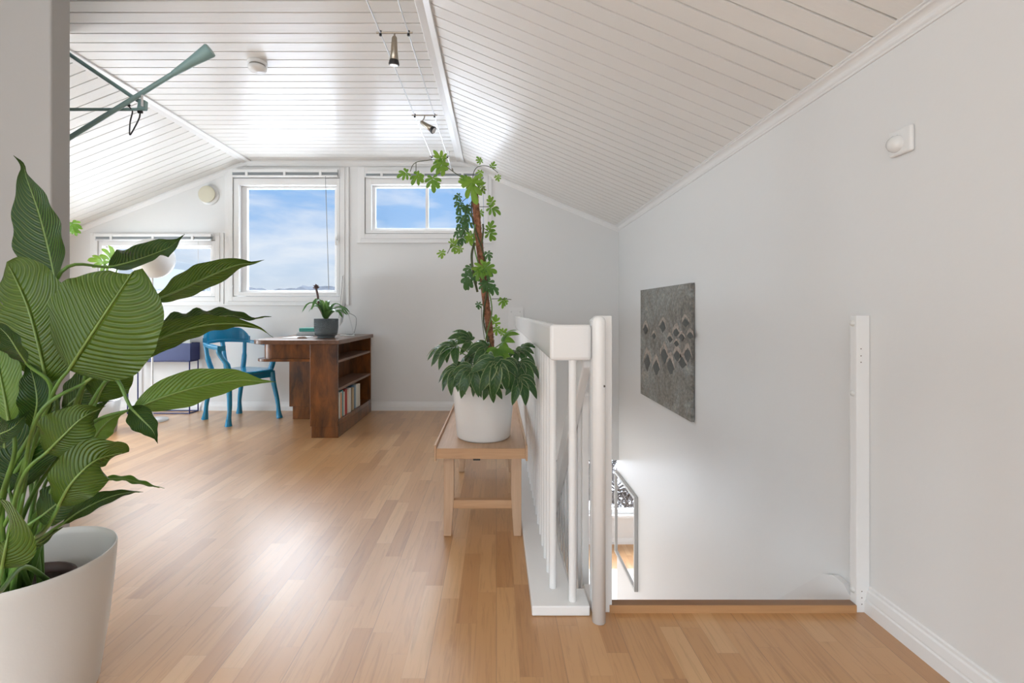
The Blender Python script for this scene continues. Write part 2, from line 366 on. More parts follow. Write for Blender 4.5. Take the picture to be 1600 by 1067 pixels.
# partition end on the left: near corner at x=80, far corner at x=112
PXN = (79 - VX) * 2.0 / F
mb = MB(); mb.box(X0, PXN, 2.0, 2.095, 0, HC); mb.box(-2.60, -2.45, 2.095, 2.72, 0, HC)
struct('wall_partition', mb, shaded_wall_m, bevel=0.008, seg=3)
# floor with the stair opening
OX0, OX1, OY0 = 0.274, XR, 1.683
mb = MB()
mb.box(X0, OX0, YB, D, -0.28, 0); mb.box(OX0, OX1, YB, OY0, -0.28, 0)
struct('floor', mb, floor_m)
mb = MB(); mb.box(OX0 - 0.001, OX0 + 0.012, OY0, D, -0.30, -0.001); mb.box(OX0, OX1, OY0 - 0.001, OY0 + 0.012, -0.3, -0.03)
struct('trim_1', mb, trim_m)

# ceiling boards: real grooves every 95 mm
def boards(mb, A, B, y0, y1, nrm):
    """boards across from A=(x,z) to B=(x,z), repeated along Y, grooves pushed along nrm (up)"""
    pitch, g, dp = 0.0951, 0.0100, 0.018
    prof = []; y = y1 - 0.03
    prof.append((y1, 0))
    while y > y0:
        prof += [(y, 0), (y - 0.0015, dp), (y - g + 0.0015, dp), (y - g, 0)]; y -= pitch
    prof.append((y0, 0))
    vs = []
    for (yy, d) in prof:
        vs.append((A[0] + nrm[0] * d, yy, A[1] + nrm[1] * d)); vs.append((B[0] + nrm[0] * d, yy, B[1] + nrm[1] * d))
    fs = [[2 * i, 2 * i + 1, 2 * i + 3, 2 * i + 2] for i in range(len(prof) - 1)]
    mb.add(vs, fs); return mb
nr = Vector((SR, 1)).normalized(); nl = Vector((-SL, 1)).normalized()
struct('ceiling', boards(MB(), (XL, HC), (XC, HC), YB, D, (0, 1)), ceil_m)
struct('ceiling_right', boards(MB(), (XC, HC), (XR + 0.05, HC - SR * (XR + 0.05 - XC)), YB, D, nr), ceil_m)
struct('ceiling_left', boards(MB(), (X0 - 0.05, HC - SL * (XL - X0 + 0.05)), (XL, HC), YB, D, nl), ceil_m)
# ridge strips
mb = MB(); mb.prism([(XC - 0.050, HC - 0.012), (XC - 0.006, HC - 0.014), (XC + 0.03, HC - 0.03), (XC + 0.034, HC - 0.012), (XC, HC + 0.004), (XC - 0.050, HC + 0.002)], YB, D - 0.03)
struct('trim_2', mb, trim_m, bevel=0.003)
mb = MB(); mb.prism([(XL + 0.050, HC - 0.012), (XL + 0.004, HC - 0.014), (XL - 0.034, HC - 0.028), (XL - 0.034, HC - 0.012), (XL, HC + 0.004), (XL + 0.050, HC + 0.002)][::-1], YB, D - 0.03)
struct('trim_3', mb, trim_m, bevel=0.003)
# crown moulding, right wall (cove with small beads)
zt = lambda x: HC - SR * (x - XC)
pr = [(XR, 1.914), (XR - 0.006, 1.914), (XR - 0.008, 1.919), (XR - 0.006, 1.922), (XR - 0.010, 1.926), (XR - 0.012, 1.930)]
for k in range(7):
    a = k / 6 * math.pi / 2; pr.append((XR - 0.012 - 0.022 * (1 - math.cos(a)), 1.931 + 0.022 * math.sin(a)))
pr += [(XR - 0.037, 1.956), (XR - 0.036, 1.960), (XR - 0.043, 1.962), (XR - 0.043, zt(XR - 0.043) + 0.004), (XR, zt(XR) + 0.004)]
struct('trim_4', MB().prism(pr, YB, D), trim_m)
# crown on the gable wall: flat part and both rakes
mb = MB()
def crown_seg(a, b):
    c = [(0.0, -0.055), (-0.006, -0.055), (-0.009, -0.045), (-0.016, -0.035), (-0.020, -0.018), (-0.026, -0.012), (-0.026, 0.003), (0.0, 0.003)]
    vs = [(a[0], D + y, a[1] + z) for y, z in c] + [(b[0], D + y, b[1] + z) for y, z in c]; k = len(c)
    mb.add(vs, [[i, (i + 1) % k, k + (i + 1) % k, k + i] for i in range(k)])
crown_seg((XL, HC), (XC, HC)); crown_seg((XC, HC), (XR, zt(XR))); crown_seg((X0, HC - SL * (XL - X0)), (XL, HC))
struct('trim_5', mb, trim_m)
# baseboards
def base_prof(): return [(0.0, 0.0), (0.020, 0.0), (0.020, 0.042), (0.015, 0.046), (0.016, 0.052), (0.011, 0.075), (0.006, 0.080), (0.006, 0.088), (0, 0.092)]
mb = MB(); mb.prism([(D - a, z) for a, z in base_prof()], X0, 0.125, 'X'); struct('baseboard_back', mb, trim_m)
mb = MB(); mb.prism([(XR - a, z) for a, z in base_prof()], YB, 1.655); struct('baseboard_right', mb, trim_m)
mb = MB(); mb.prism([(2.0 - a, z) for a, z in base_prof()], -3.6, PXN - 0.005, 'X'); struct('baseboard_left', mb, trim_m)

# windows
for i, wn in enumerate(WIN):
    t, s, si = rc(wn['tr']), rc(wn['sa']), rc(wn['si'])
    q = (D + 0.045) / D; g = rc(wn['gl']); g = (g[0] * q, g[1] * q, CH + (g[2] - CH) * q, CH + (g[3] - CH) * q)
    ro = ('window_%d' % (i + 1)); root = empty(ro, ((s[0] + s[1]) / 2, D, s[2])); ORG[root.name] = root.location.copy(); root['kind'] = 'structure'
    mb = MB(); mid = tuple(a * 0.55 + b * 0.45 for a, b in zip(t, s))
    if t[3] > 2.55: mid = (mid[0], mid[1], mid[2], t[3])
    mb.ring(t, mid, D - 0.014, D); mb.ring(mid, s, D - 0.022, D)
    mb.box(t[0] - 0.004, t[1] + 0.004, D - 0.026, D, t[2] - 0.004, t[2] + 0.012)
    obj('window_casing', mb, trim_m, root, bevel=0.003)
    mb = MB(); mb.ring(s, tuple(a + d for a, d in zip(s, (0.004, -0.004, 0.004, -0.004))), D + 0.02, D + 0.18)
    obj('window_frame', mb, trim_m, root)
    mb = MB(); s2 = (s[0] + 0.006, s[1] - 0.006, s[2] + 0.006, s[3] - 0.006)
    mb.ring(s2, si, D - 0.012, D + 0.045); mb.ring((si[0] - 0.01, si[1] + 0.01, si[2] - 0.01, si[3] + 0.01), g, D + 0.045, D + 0.085)
    obj('sash', mb, white_gloss, root, bevel=0.003)
    if wn['mul']:
        mb = MB(); mx = bx(wn['mul']) * q; mb.box(mx - 0.016, mx + 0.016, D + 0.045, D + 0.08, g[2], g[3]); obj('glazing_bar', mb, white_gloss, root, bevel=0.003)
    mb = MB(); mb.box(g[0] - 0.005, g[1] + 0.005, D + 0.074, D + 0.077, g[2] - 0.005, g[3] + 0.005); obj('glass_pane', mb, glass_m, root)
    # hinges and handle
    if i == 1:
        for zz in (bz(301.5), bz(447)):
            obj('hinge', MB().tube([(s[0], D - 0.016, zz - 0.012), (s[0], D - 0.016, zz + 0.012)], 0.006, 8), alu, root)
        mb = MB(); mb.box(bx(525.5), bx(528.5), D - 0.02, D - 0.012, bz(384), bz(368)); mb.box(bx(526), bx(528), D - 0.045, D - 0.02, bz(376), bz(374)); mb.box(bx(526), bx(528), D - 0.05, D - 0.038, bz(384), bz(372))
        obj('handle', mb, plastic_w, root, bevel=0.002)
    if i == 2:
        mb = MB(); mb.box(bx(588), bx(592), D - 0.03, D - 0.012, bz(368.5), bz(366)); obj('handle', mb, plastic_w, root, bevel=0.002)
# windows added out of view to let daylight in: left bay, behind the camera
root = empty('window_5', (X0 - 0.1, 3.3, 0.15)); ORG[root.name] = root.location.copy(); root['kind'] = 'structure'
mb = MB(); xa, xb = X0 - 0.14, X0 - 0.06
for (q0, q1, z0, z1) in ((2.55, 2.61, 0.15, 1.85), (3.99, 4.05, 0.15, 1.85), (2.61, 3.99, 0.15, 0.21), (2.61, 3.99, 1.79, 1.85)): mb.box(xa, xb, q0, q1, z0, z1)
obj('window_frame', mb, white_gloss, root); obj('glass_pane', MB().box(X0 - 0.102, X0 - 0.098, 2.6, 4.0, 0.2, 1.8), glass_m, root)
root = empty('window_6', (-1.3, YB - 0.1, 0.35)); ORG[root.name] = root.location.copy(); root['kind'] = 'structure'
obj('window_frame', MB().ring((-3.0, 0.4, 0.35, 2.35), (-2.93, 0.33, 0.42, 2.28), YB - 0.14, YB - 0.06), white_gloss, root)
obj('glass_pane', MB().box(-2.94, 0.34, YB - 0.102, YB - 0.098, 0.41, 2.29), glass_m, root)
# blinds
BL = [(155.7, 335, 367, 376.5, 'white slim blind drawn up over the small low left window'),
      (367, 530, 267, 277.8, 'white slim blind drawn up over the tall middle window'),
      (573.5, 751.7, 270, 279, 'white slim blind drawn up over the wide window behind the climbing plant')]
for i, (x0, x1, y0, y1, lab) in enumerate(BL):
    a, b_, zt_, zb = bx(x0), bx(x1), bz(y0), bz(y1); h = zt_ - zb
    t = thing('window_blind', lab, 'blind', ((a + b_) / 2, D - 0.04, zb), 'slim blinds above the gable windows')
    obj('head_rail', MB().box(a, b_, D - 0.062, D - 0.0265, zt_ - h * 0.42, zt_), white_gloss, t, bevel=0.002)
    mb = MB()
    for k in range(5): mb.box(a + 0.004, b_ - 0.004, D - 0.058, D - 0.030, zb + 0.012 + k * h * 0.085, zb + 0.012 + k * h * 0.085 + h * 0.06)
    obj('slat_stack', mb, blind_grey, t)
    obj('bottom_rail', MB().box(a, b_, D - 0.062, D - 0.027, zb - 0.004, zb + 0.012), alu if i == 0 else white_gloss, t, bevel=0.003)
    for fx in (0.14, 0.5, 0.84):
        xm = a + (b_ - a) * fx
        obj('bracket', MB().box(xm - 0.013, xm + 0.013, D - 0.067, D - 0.027, zb - 0.002, zt_ - h * 0.3), plastic_w, t, bevel=0.002)
    if i == 0: pts = [(bx(315), D - 0.06, zb), (bx(314.5), D - 0.05, bz(420)), (bx(314), D - 0.05, bz(465))]
    elif i == 1: pts = [(bx(511.8), D - 0.063, zb), (bx(513), D - 0.05, bz(340)), (bx(516), D - 0.045, bz(452))]
    else: pts = [(bx(733), D - 0.063, zb), (bx(733.5), D - 0.05, bz(330)), (bx(734), D - 0.05, bz(350))]
    obj('pull_cord', MB().tube(spline(pts, 5), 0.0035 if i == 1 else 0.002, 5), pbr('cord_grey', (0.35, 0.36, 0.36), 0.5) if i == 1 else plastic_w, t)

# ------------------------------------------------------------------ lower storey seen down the stairwell
mb = MB(); mb.box(-3.5, 5.0, 1.0, 7.6, -2.75, -2.6); struct('floor_lower', mb, floor_m)
mb = MB(); mb.box(-3.5, OX0, 1.0, D, -0.31, -0.285); mb.box(-3.5, 5.0, D + 0.25, 7.6, -0.40, -0.32); struct('ceiling_lower', mb, wall_m)
LW = (-0.6, 2.3, -2.12, -0.55)
mb = grid_wall(MB(), -3.5, 5.0, -2.6, -0.32, [LW], 7.45, 7.6); mb.box(-3.6, -3.5, 1.0, 7.6, -2.6, -0.3); mb.box(-3.5, XR, 0.9, 1.0, -2.6, -0.3); mb.box(5.0, 5.1, 5.1, 7.6, -2.6, -0.3); mb.box(XR + 0.2, 5.0, 5.0, 5.1, -2.6, -0.3)
struct('wall_lower', mb, wall_m)
root = empty('window_4', ((LW[0] + LW[1]) / 2, 7.45, LW[2])); ORG[root.name] = root.location.copy(); root['kind'] = 'structure'
mb = MB(); mb.ring(LW, (LW[0] + 0.06, LW[1] - 0.06, LW[2] + 0.06, LW[3] - 0.02), 7.44, 7.52); mb.box(LW[0] - 0.05, LW[1] + 0.05, 7.36, 7.46, LW[2] - 0.04, LW[2]); obj('window_frame', mb, white_gloss, root, bevel=0.004)
mb = MB(); mb.box(LW[0] + 0.05, LW[1] - 0.05, 7.49, 7.494, LW[2] + 0.05, LW[3] - 0.015); obj('glass_pane', mb, glass_m, root)
mb = MB(); mb.prism([(7.45 - a, z - 2.6) for a, z in base_prof()], -3.5, 5.0, 'X'); struct('baseboard_lower', mb, trim_m)
t = thing('rug', 'pale rug lying on the floor below the stairs', 'rug', (1.3, 6.2, -2.6))
obj('pile', MB().box(0.2, 2.2, 5.6, 6.7, -2.6, -2.585), pbr('rug_pale', (0.72, 0.70, 0.67), 0.9, bump=0.5, bscale=80), t, bevel=0.005)
# bare tree outside the lower window
random.seed(4)
def tree(mb, p, d, L, r, dep):
    q = p + d * L; midp = (p + q) / 2 + Vector((random.uniform(-1, 1), random.uniform(-1, 1), random.uniform(-.5, .5))) * L * 0.08
    mb.tube([p, midp, q], [r, r * 0.85, r * 0.68], 5, cap=False)
    if dep == 0: return
    for k in range(3 if dep > 1 else 4):
        ax = Vector((random.uniform(-1, 1), random.uniform(-0.6, 0.6), random.uniform(-0.35, 0.7)))
        nd = (d * 0.7 + ax * 0.95).normalized(); tree(mb, p.lerp(q, random.uniform(0.45, 1)), nd, L * random.uniform(0.6, 0.82), r * 0.68, dep - 1)
bark = pbr('bark', (0.055, 0.048, 0.045), 0.9, bump=0.6, bscale=25)
TL = {(-1.1, 11.0): 'bare tree leftmost in the stairwell mirror', (-0.2, 10.3): 'bare tree in the middle of the stairwell mirror', (0.7, 12.2): 'bare tree near the right edge of the stairwell mirror', (1.4, 10.6): 'bare tree seen through the gap between the balusters', (2.1, 12.6): 'bare tree hidden mostly behind the newel post outside the lower window', (2.8, 11.2): 'bare tree seen past the newel post above the lower window sill'}
for (x, y), lab in TL.items():
    mb = MB(); base = Vector((x, y, -5.6)); tree(mb, base, Vector((0.04, 0, 1)), 1.35, 0.10, 6)
    tag(obj('bare_tree', mb, bark, loc=base), lab, 'tree', 'bare trees outside the lower window')
struct('snowy_ground', MB().box(-40, 40, 8.2, 90, -5.8, -5.6), snow_m)
# low misty hills on the horizon
mb = MB(); vs = []; n = 160
for i in range(n + 1):
    x = -420 + 840 * i / n; h = 1.05 + 15 + 5 * noise.noise(Vector((x * 0.012, 0, 3))) + 3.0 * noise.noise(Vector((x * 0.06, 5, 3))) + 1.6 * noise.noise(Vector((x * 0.3, 9, 3)))
    vs += [(x, 400, -8), (x, 400 + h * 0.5, h * 0.75), (x, 420 + h, h * 1.5)]
mb.add(vs, [[3 * i + k, 3 * i + 3 + k, 3 * i + 4 + k, 3 * i + 1 + k] for i in range(n) for k in (0, 1)])
struct('hills', mb, pbr('misty_hill', (0.040, 0.045, 0.054), 0.9, spec=0.0, var=0.3, bscale=0.15))

# ------------------------------------------------------------------ stairs
RUN = 0.222; RISE = 0.2
t = thing('staircase', 'white staircase going down beside the right wall', 'staircase', (0.82, 1.70, -2.6))
mb = MB(); mb.prism([(1.70, -0.02), (1.70, -0.30), (4.30, -2.6), (4.62, -2.6), (1.86, -0.02)], 0.345, 0.375, 'X'); obj('stringer', mb, white_gloss, t)
mb = MB(); mb.prism([(1.683, 0.0), (1.683, -0.30), (4.30, -2.6), (4.62, -2.6), (1.86, 0.02), (1.80, 0.050), (1.74, 0.050)], XR - 0.028, XR - 0.002, 'X'); obj('stringer', mb, white_gloss, t)
for k in range(12):
    y = 1.70 + k * RUN; z = -RISE * (k + 1)
    obj('tread', MB().box(0.375, XR - 0.028, y, y + RUN + 0.02, z - 0.03, z), nose_m, t, bevel=0.004)
    obj('riser', MB().box(0.375, XR - 0.028, y - 0.004, y + 0.012, z, z + RISE - 0.03), white_gloss, t)
t = thing('stair_handrail', 'sloping white board handrail running down the open side of the stairs', 'handrail', (0.33, 1.70, 0))
hz = lambda y: 0.858 - 0.955 * (y - 1.837)
mb = MB(); mb.prism([(1.70, hz(1.70)), (1.70, hz(1.70) - 0.138), (4.3, hz(4.3) - 0.138), (4.3, hz(4.3))], 0.310, 0.344, 'X'); obj('rail_board', mb, white_gloss, t, bevel=0.006)
y = 1.915; k = 0
while y < 4.3:
    zt_ = hz(y) - 0.058; zb = -0.955 * (y - 1.70) - 0.22; mb = MB()
    mb.prism([(y - 0.016, zb), (y + 0.016, zb), (y + 0.016, zt_ - 0.012), (y + 0.010, zt_ - 0.003), (y, zt_), (y - 0.010, zt_ - 0.003), (y - 0.016, zt_ - 0.012)], 0.345, 0.372, 'X')
    obj('baluster', mb, white_gloss, t, bevel=0.003); y += 0.098
obj('newel_post', MB().box(0.312, 0.344, 4.25, 4.32, -2.6, hz(4.3) - 0.01), white_gloss, t, bevel=0.004)

# threshold board at the head of the stairs
t = thing('stair_threshold', 'raised oak threshold board at the head of the stairs', 'threshold', (0.84, 1.665, 0))
obj('oak_edge', MB().box(0.395, 1.256, 1.650, 1.6525, 0, 0.0265), nose_m, t)
obj('tread_lip', MB().box(0.395, 1.256, 1.6525, 1.683, 0, 0.027), nose_d, t, label='darker oak top of the threshold')

# guard railing
t = thing('guard_railing', 'white painted guard railing with round balusters behind the bench', 'railing', (0.21, 1.63, 0))
mb = MB(); mb.prism([(0.123, 1.632), (0.323, 1.632), (0.323, 1.740), (0.272, 1.740), (0.272, D - 0.001), (0.123, D - 0.001)], 0.001, 0.035, 'Z'); obj('base_board', mb, white_gloss, t, bevel=0.004)
mb = MB(); mb.prism([(0.187, 1.646), (0.333, 1.646), (0.333, 1.688), (0.229, 1.688), (0.229, D - 0.022), (0.200, D - 0.022)], 0.880, 1.005, 'Z'); obj('top_rail', mb, white_gloss, t, bevel=0.012, seg=3)
y = 1.747; k = 0
while y < D - 0.06:
    obj('baluster', MB().tube([(0.2085, y, 0.035), (0.2085, y, 0.8815)], 0.0135, 12), white_gloss, t); y += 0.1055
obj('baluster', MB().tube([(0.268, 1.667, 0.035), (0.268, 1.667, 0.8815)], 0.0135, 14), white_gloss, t)
mb = MB(); mb.box(bx(794), bx(817.5), D - 0.020, D - 0.0005, 0.036, bz(479.3)); o = obj('wall_plate', mb, trim_m, t, bevel=0.003)
for xx in (799, 812.5): obj('screw_cap', MB().lathe([(0.0075, 0), (0.006, 0.003), (0.0001, 0.004)], (bx(xx), D - 0.020, bz(487.3)), 10, axis='Y'), screw_m, o)
# round newel
t = thing('newel_post', 'round white newel post with a domed top at the stair head', 'post', (0.348, 1.615, 0))
r = 0.0225; pr = [(0.0001, 0.0), (r, 0.0), (r, 1.014)] + [(r * math.cos(a), 1.014 + r * math.sin(a)) for a in [k * math.pi / 16 for k in range(1, 8)]] + [(0.0001, 1.0365)]
obj('post_shaft', MB().lathe(pr, (0.348, 1.608, 0), 24), white_gloss, t)
mb = MB(); mb.prism([(0.333, 0), (0.405, 0), (0.405, 1.036), (0.362, 1.036), (0.340, 1.015), (0.333, 1.015)], 1.632, 1.694); mb2 = mb
obj('side_board', MB().prism([(0.3335, 0), (0.404, 0), (0.404, 1.036), (0.352, 1.036), (0.3335, 1.02)], 1.653, 1.694), white_gloss, t, bevel=0.003)
obj('screw_hole', MB().lathe([(0.004, 0), (0.0001, 0.0008)], (0.362, 1.5895, 0.80), 10, axis='Y'), dark_hole, t)
# wall post on the right with screw caps and a row of small holes
t = thing('wall_post', 'white square post fixed upright to the right wall at the stair head', 'post', (1.28, 1.668, 0))
o = obj('post_board', MB().box(1.257, XR - 0.001, 1.653, 1.684, 0.0, 1.037), white_gloss, t, bevel=0.002)
for yy in (505, 614, 921):
    obj('screw_cap', MB().lathe([(0.011, 0), (0.0095, 0.004), (0.005, 0.007), (0.0001, 0.008)], (1.257, 1.671, CH - (yy - VY) * 1.671 / F), 14, axis='X'), screw_m, t)
mb = MB()
for yy in (545, 556, 566, 924, 934, 944): mb.lathe([(0.0022, 0), (0.0001, 0.0006)], (1.257 + 0.016 + (0.003 if yy > 900 else 0), 1.653, CH - (yy - VY) * 1.653 / F), 8, axis='Y')
obj('screw_holes', mb, dark_hole, t)

# stairwell mirror
t = thing('wall_mirror', 'tall rectangular mirror with a grey frame low on the stairwell wall', 'mirror', (XR, 4.73, -1.53))
ya, yb, za, zb = 4.36, 5.10, -1.53, -0.66
def ringX(mb, o, i, x0, x1):
    mb.box(x0, x1, o[0], i[0], o[2], o[3]); mb.box(x0, x1, i[1], o[1], o[2], o[3]); mb.box(x0, x1, i[0], i[1], o[2], i[2]); mb.box(x0, x1, i[0], i[1], i[3], o[3]); return mb
obj('frame', ringX(MB(), (ya, yb, za, zb), (ya + 0.025, yb - 0.025, za + 0.025, zb - 0.025), XR - 0.035, XR - 0.001), pbr('mirror_frame_grey', (0.60, 0.60, 0.59), 0.4), t, bevel=0.002)
obj('mirror_glass', MB().box(XR - 0.020, XR - 0.012, ya + 0.02, yb - 0.02, za + 0.02, zb - 0.02), mirror_m, t)

# painting on the right wall
def canvas_mat():
    m = bpy.data.materials.new('rock_grey_canvas'); m.use_nodes = True; t = m.node_tree; b = t.nodes['Principled BSDF']
    c = N(t, 'ShaderNodeTexCoord')
    n1 = N(t, 'ShaderNodeTexNoise', i_Scale=4.0, i_Detail=9.0, i_Roughness=0.72, i_Distortion=1.0); t.links.new(c.outputs['Object'], n1.inputs[0])
    n2 = N(t, 'ShaderNodeTexNoise', i_Scale=45.0, i_Detail=4.0, i_Roughness=0.7); t.links.new(c.outputs['Object'], n2.inputs[0])
    a = ramp(t, n1.outputs[0], [(0.30, (0.12, 0.125, 0.12)), (0.45, (0.25, 0.24, 0.215)), (0.56, (0.30, 0.315, 0.305)), (0.68, (0.45, 0.40, 0.34)), (0.8, (0.52, 0.47, 0.42))])
    d = ramp(t, n2.outputs[0], [(0.35, (0.5, 0.5, 0.5)), (0.65, (1.25, 1.2, 1.15))])
    t.links.new(mix(t, 0.75, a, d, 'MULTIPLY'), b.inputs['Base Color']); b.inputs['Roughness'].default_value = 0.7
    bp = N(t, 'ShaderNodeBump', i_Strength=0.5, i_Distance=0.004); t.links.new(n2.outputs[0], bp.inputs['Height']); t.links.new(bp.outputs[0], b.inputs['Normal'])
    return m
random.seed(8)
py0, py1, pz0, pz1 = 3.11, 4.20, 0.325, 1.24
t = thing('painting', 'grey textured abstract painting with dark lozenges hanging on the right wall', 'painting', (XR, 3.65, pz0))
obj('canvas', MB().box(XR - 0.026, XR - 0.004, py0, py1, pz0, pz1), canvas_mat(), t, bevel=0.001)
loz = [(118, 390, 1), (228, 372, 1), (172, 430, .6), (316, 410, .8), (275, 450, .6), (130, 600, 1.6), (186, 636, 1.4), (238, 555, 1.3), (320, 560, 1), (278, 632, 1.4), (388, 555, 1), (355, 605, 1), (350, 440, .6), (375, 345, .7), (405, 430, .6), (318, 480, .5)]
lm, pm = pbr('paint_dark', (0.085, 0.09, 0.085), 0.5, var=0.2), pbr('paint_pale', (0.40, 0.34, 0.295), 0.7, var=0.35, bscale=40)
for (zx, zy, sc) in loz:
    px = 980 + zx / 4.108; py = 420 + zy / 4.104
    Y = (XR - 0.026) * F / (px - VX); z = CH - (py - VY) * Y / F; sy = 0.066 * sc ** .5; sz = 0.042 * sc
    n = 12; out = []; cap = []
    for k in range(n):
        a = 2 * math.pi * k / n; rr = (1 / (abs(math.cos(a)) ** 1.2 + abs(math.sin(a)) ** 1.2)) * random.uniform(0.8, 1.15)
        out.append((Y - math.cos(a) * sy * rr, z + math.sin(a) * sz * rr))
    obj('dark_lozenge', MB().prism(out, XR - 0.0275, XR - 0.026, 'X'), lm, t)
    cap = [(Y - sy * 1.25, z - sz * 0.2), (Y - sy * 0.5, z + sz * 0.7), (Y, z + sz * 1.15), (Y + sy * .5, z + sz * 0.8), (Y + sy * 1.25, z - sz * 0.1), (Y + sy * 1.1, z + sz * 0.7), (Y + sy * 0.4, z + sz * 1.7), (Y - sy * 0.2, z + sz * 1.9), (Y - sy * 0.9, z + sz * 1.1)]
    cap = [(a + random.uniform(-.12, .12) * sy, b + random.uniform(-.2, .2) * sz) for a, b in cap]
    obj('pale_stroke', MB().prism(cap, XR - 0.0272, XR - 0.026, 'X'), pm, t)

# motion sensor on the right wall
t = thing('motion_sensor', 'square white motion sensor with a domed lens high on the right wall', 'sensor', (XR, 1.515, 1.595))
obj('cover_plate', MB().box(XR - 0.016, XR - 0.001, 1.474, 1.557, 1.553, 1.636), plastic_w, t, bevel=0.006, seg=3)
mb = MB(); mb.lathe([(0.027, 0), (0.027, 0.004), (0.025, 0.012), (0.019, 0.020), (0.010, 0.025), (0.0001, 0.027)], (XR - 0.016, 1.525, 1.590), 24, axis='X'); obj('lens', mb, pbr('lens_white', (0.78, 0.78, 0.77), 0.12), t)
# round vent on the gable wall
t = thing('wall_vent', 'round cream air vent disc on the gable wall left of the tall window', 'vent', (bx(326.5), D, bz(304.5)))
obj('vent_ring', MB().lathe([(0.105, 0), (0.105, 0.008), (0.098, 0.016), (0.07, 0.018), (0.0001, 0.018)], (bx(327.5), D, bz(305.5)), 36, axis='Y'), plastic_w, t)
obj('vent_disc', MB().lathe([(0.05, 0.018), (0.088, 0.030), (0.090, 0.036), (0.084, 0.040), (0.05, 0.037), (0.0001, 0.036)], (bx(326), D, bz(304.5)), 36, axis='Y'), pbr('cream', (0.70, 0.66, 0.52), 0.4), t)
# smoke alarm
t = thing('smoke_alarm', 'round white smoke alarm on the flat boarded ceiling', 'smoke alarm', (-1.534, 3.04, HC))
obj('base_ring', MB().lathe([(0.058, 0), (0.060, -0.004), (0.060, -0.018), (0.052, -0.020), (0.0001, -0.02)], (-1.534, 3.04, HC), 32), plastic_w, t)
obj('detector_body', MB().lathe([(0.047, -0.018), (0.047, -0.030), (0.056, -0.032), (0.055, -0.046), (0.045, -0.058), (0.0001, -0.062)], (-1.534, 3.04, HC), 32), plastic_w, t)
obj('grille', MB().lathe([(0.048, -0.020), (0.050, -0.025), (0.048, -0.031)], (-1.534, 3.04, HC), 32), pbr('alarm_slot', (0.25, 0.23, 0.2), 0.6), t)

# wire lighting
t = thing('cable_light_system', 'pair of taut steel lighting wires under the boarded ceiling', 'light cable', (-0.545, 4.95, 2.54))
for xw in (-0.62, -0.47):
    obj('wire', MB().tube([(xw, YB + 0.02, 2.54), (xw, 4.98, 2.54)], 0.0035, 6), alu, t)
    obj('ceiling_standoff', MB().tube([(xw, 4.74, HC), (xw, 4.74, HC - 0.006), (xw, 4.74, 2.54)], [0.012, 0.006, 0.006], 8), alu, t)
    obj('wall_anchor', MB().tube([(xw + 0.01, 4.94, 2.54), (xw + 0.01, 5.0, 2.535), (xw + 0.01, D - 0.002, 2.53)], [0.008, 0.009, 0.012], 8), nickel, t)
def spot(Y, pts, aim, label, L=0.10):
    t = thing('cable_spotlight', label, 'spotlight', (-0.545, Y, 2.54), 'spotlights on the steel wires')
    mb = MB().tube([(-0.642, Y, 2.543), (-0.448, Y, 2.543)], 0.0052, 8)
    obj('cross_bar', mb, nickel, t)
    for xw in (-0.62, -0.47): obj('clamp', MB().tube([(xw, Y, 2.553), (xw, Y, 2.527)], 0.007, 8), black, t)
    obj('bracket_arm', MB().tube([(-0.545, Y, 2.54)] + pts, 0.0045, 8), nickel, t)
    p = Vector(pts[-1]); d = Vector(aim).normalized()
    o = obj('lamp_body', MB().tube([p - d * 0.012, p - d * 0.006, p, p + d * L * 0.5, p + d * L * 0.8, p + d * L * 0.82], [0.004, 0.011, 0.014, 0.019, 0.024, 0.021], 18), nickel, t)
    obj('lamp_collar', MB().tube([p + d * L * 0.78, p + d * L * 0.84, p + d * L * 0.96, p + d * L], [0.022, 0.025, 0.029, 0.028], 18), black, t)
    obj('bulb_face', MB().tube([p + d * L * 0.97, p + d * L * 1.02], [0.024, 0.021], 18), pbr('lamp_glass', (0.8, 0.8, 0.8), 0.1), t)
spot(2.535, [(-0.545, 2.535, 2.515)], (-0.06, 0.18, -1), 'nearest metal spotlight on the steel wires, pointing down', 0.135)
spot(3.60, [(-0.548, 3.60, 2.52), (-0.568, 3.60, 2.490)], (0.75, -0.15, -0.55), 'metal spotlight on the steel wires aimed sideways, second from the front', 0.12)
spot(4.55, [(-0.53, 4.55, 2.515)], (0.15, -0.6, -0.75), 'metal spotlight furthest along the steel wires, half behind vine leaves', 0.12)
# ------------------------------------------------------------------ teal counterbalanced wall lamp
t = thing('wall_lamp', 'teal long-armed wall lamp with a conical counterweight, reaching from behind the partition', 'lamp', (-2.45, 2.45, 2.1))
YL = 2.45
tip = P(226, 165, YL)
up0 = Vector((-2.448, YL, P(35, 36, YL).z)); dn0 = Vector((-2.448, YL, P(0, 171, YL).z))
obj('wall_bar', MB().box(-2.4495, -2.43, YL - 0.015, YL + 0.015, dn0.z - 0.05, up0.z + 0.04), teal, t, bevel=0.003)
obj('upper_strut', MB().tube([up0, P(224, 163, YL)], 0.0098, 8, flat=1.0), teal, t)
obj('lower_strut', MB().tube([dn0, P(228, 171, YL)], 0.0085, 8), teal, t)
mb = MB(); a, b_, c = P(219, 155, YL), P(229, 158, YL), P(228.5, 172, YL); d_ = P(216, 171, YL)
mb.prism([(a.x, a.z), (d_.x, d_.z), (c.x, c.z), (b_.x, b_.z)], YL - 0.012, YL + 0.012); obj('hinge_block', mb, teal, t, bevel=0.003)
YP = YL - 0.03
obj('pivot_pin', MB().tube([P(222, 142, YP), P(222, 166, YP)], 0.006, 8), alu, t)
obj('long_arm', MB().tube([P(20, 270, YP), P(200, 159, YP), P(275, 112.5, YP)], 0.0118, 12), teal, t)
p0, p1 = P(270, 115.5, YP), P(329, 78, YP); dd = (p1 - p0)
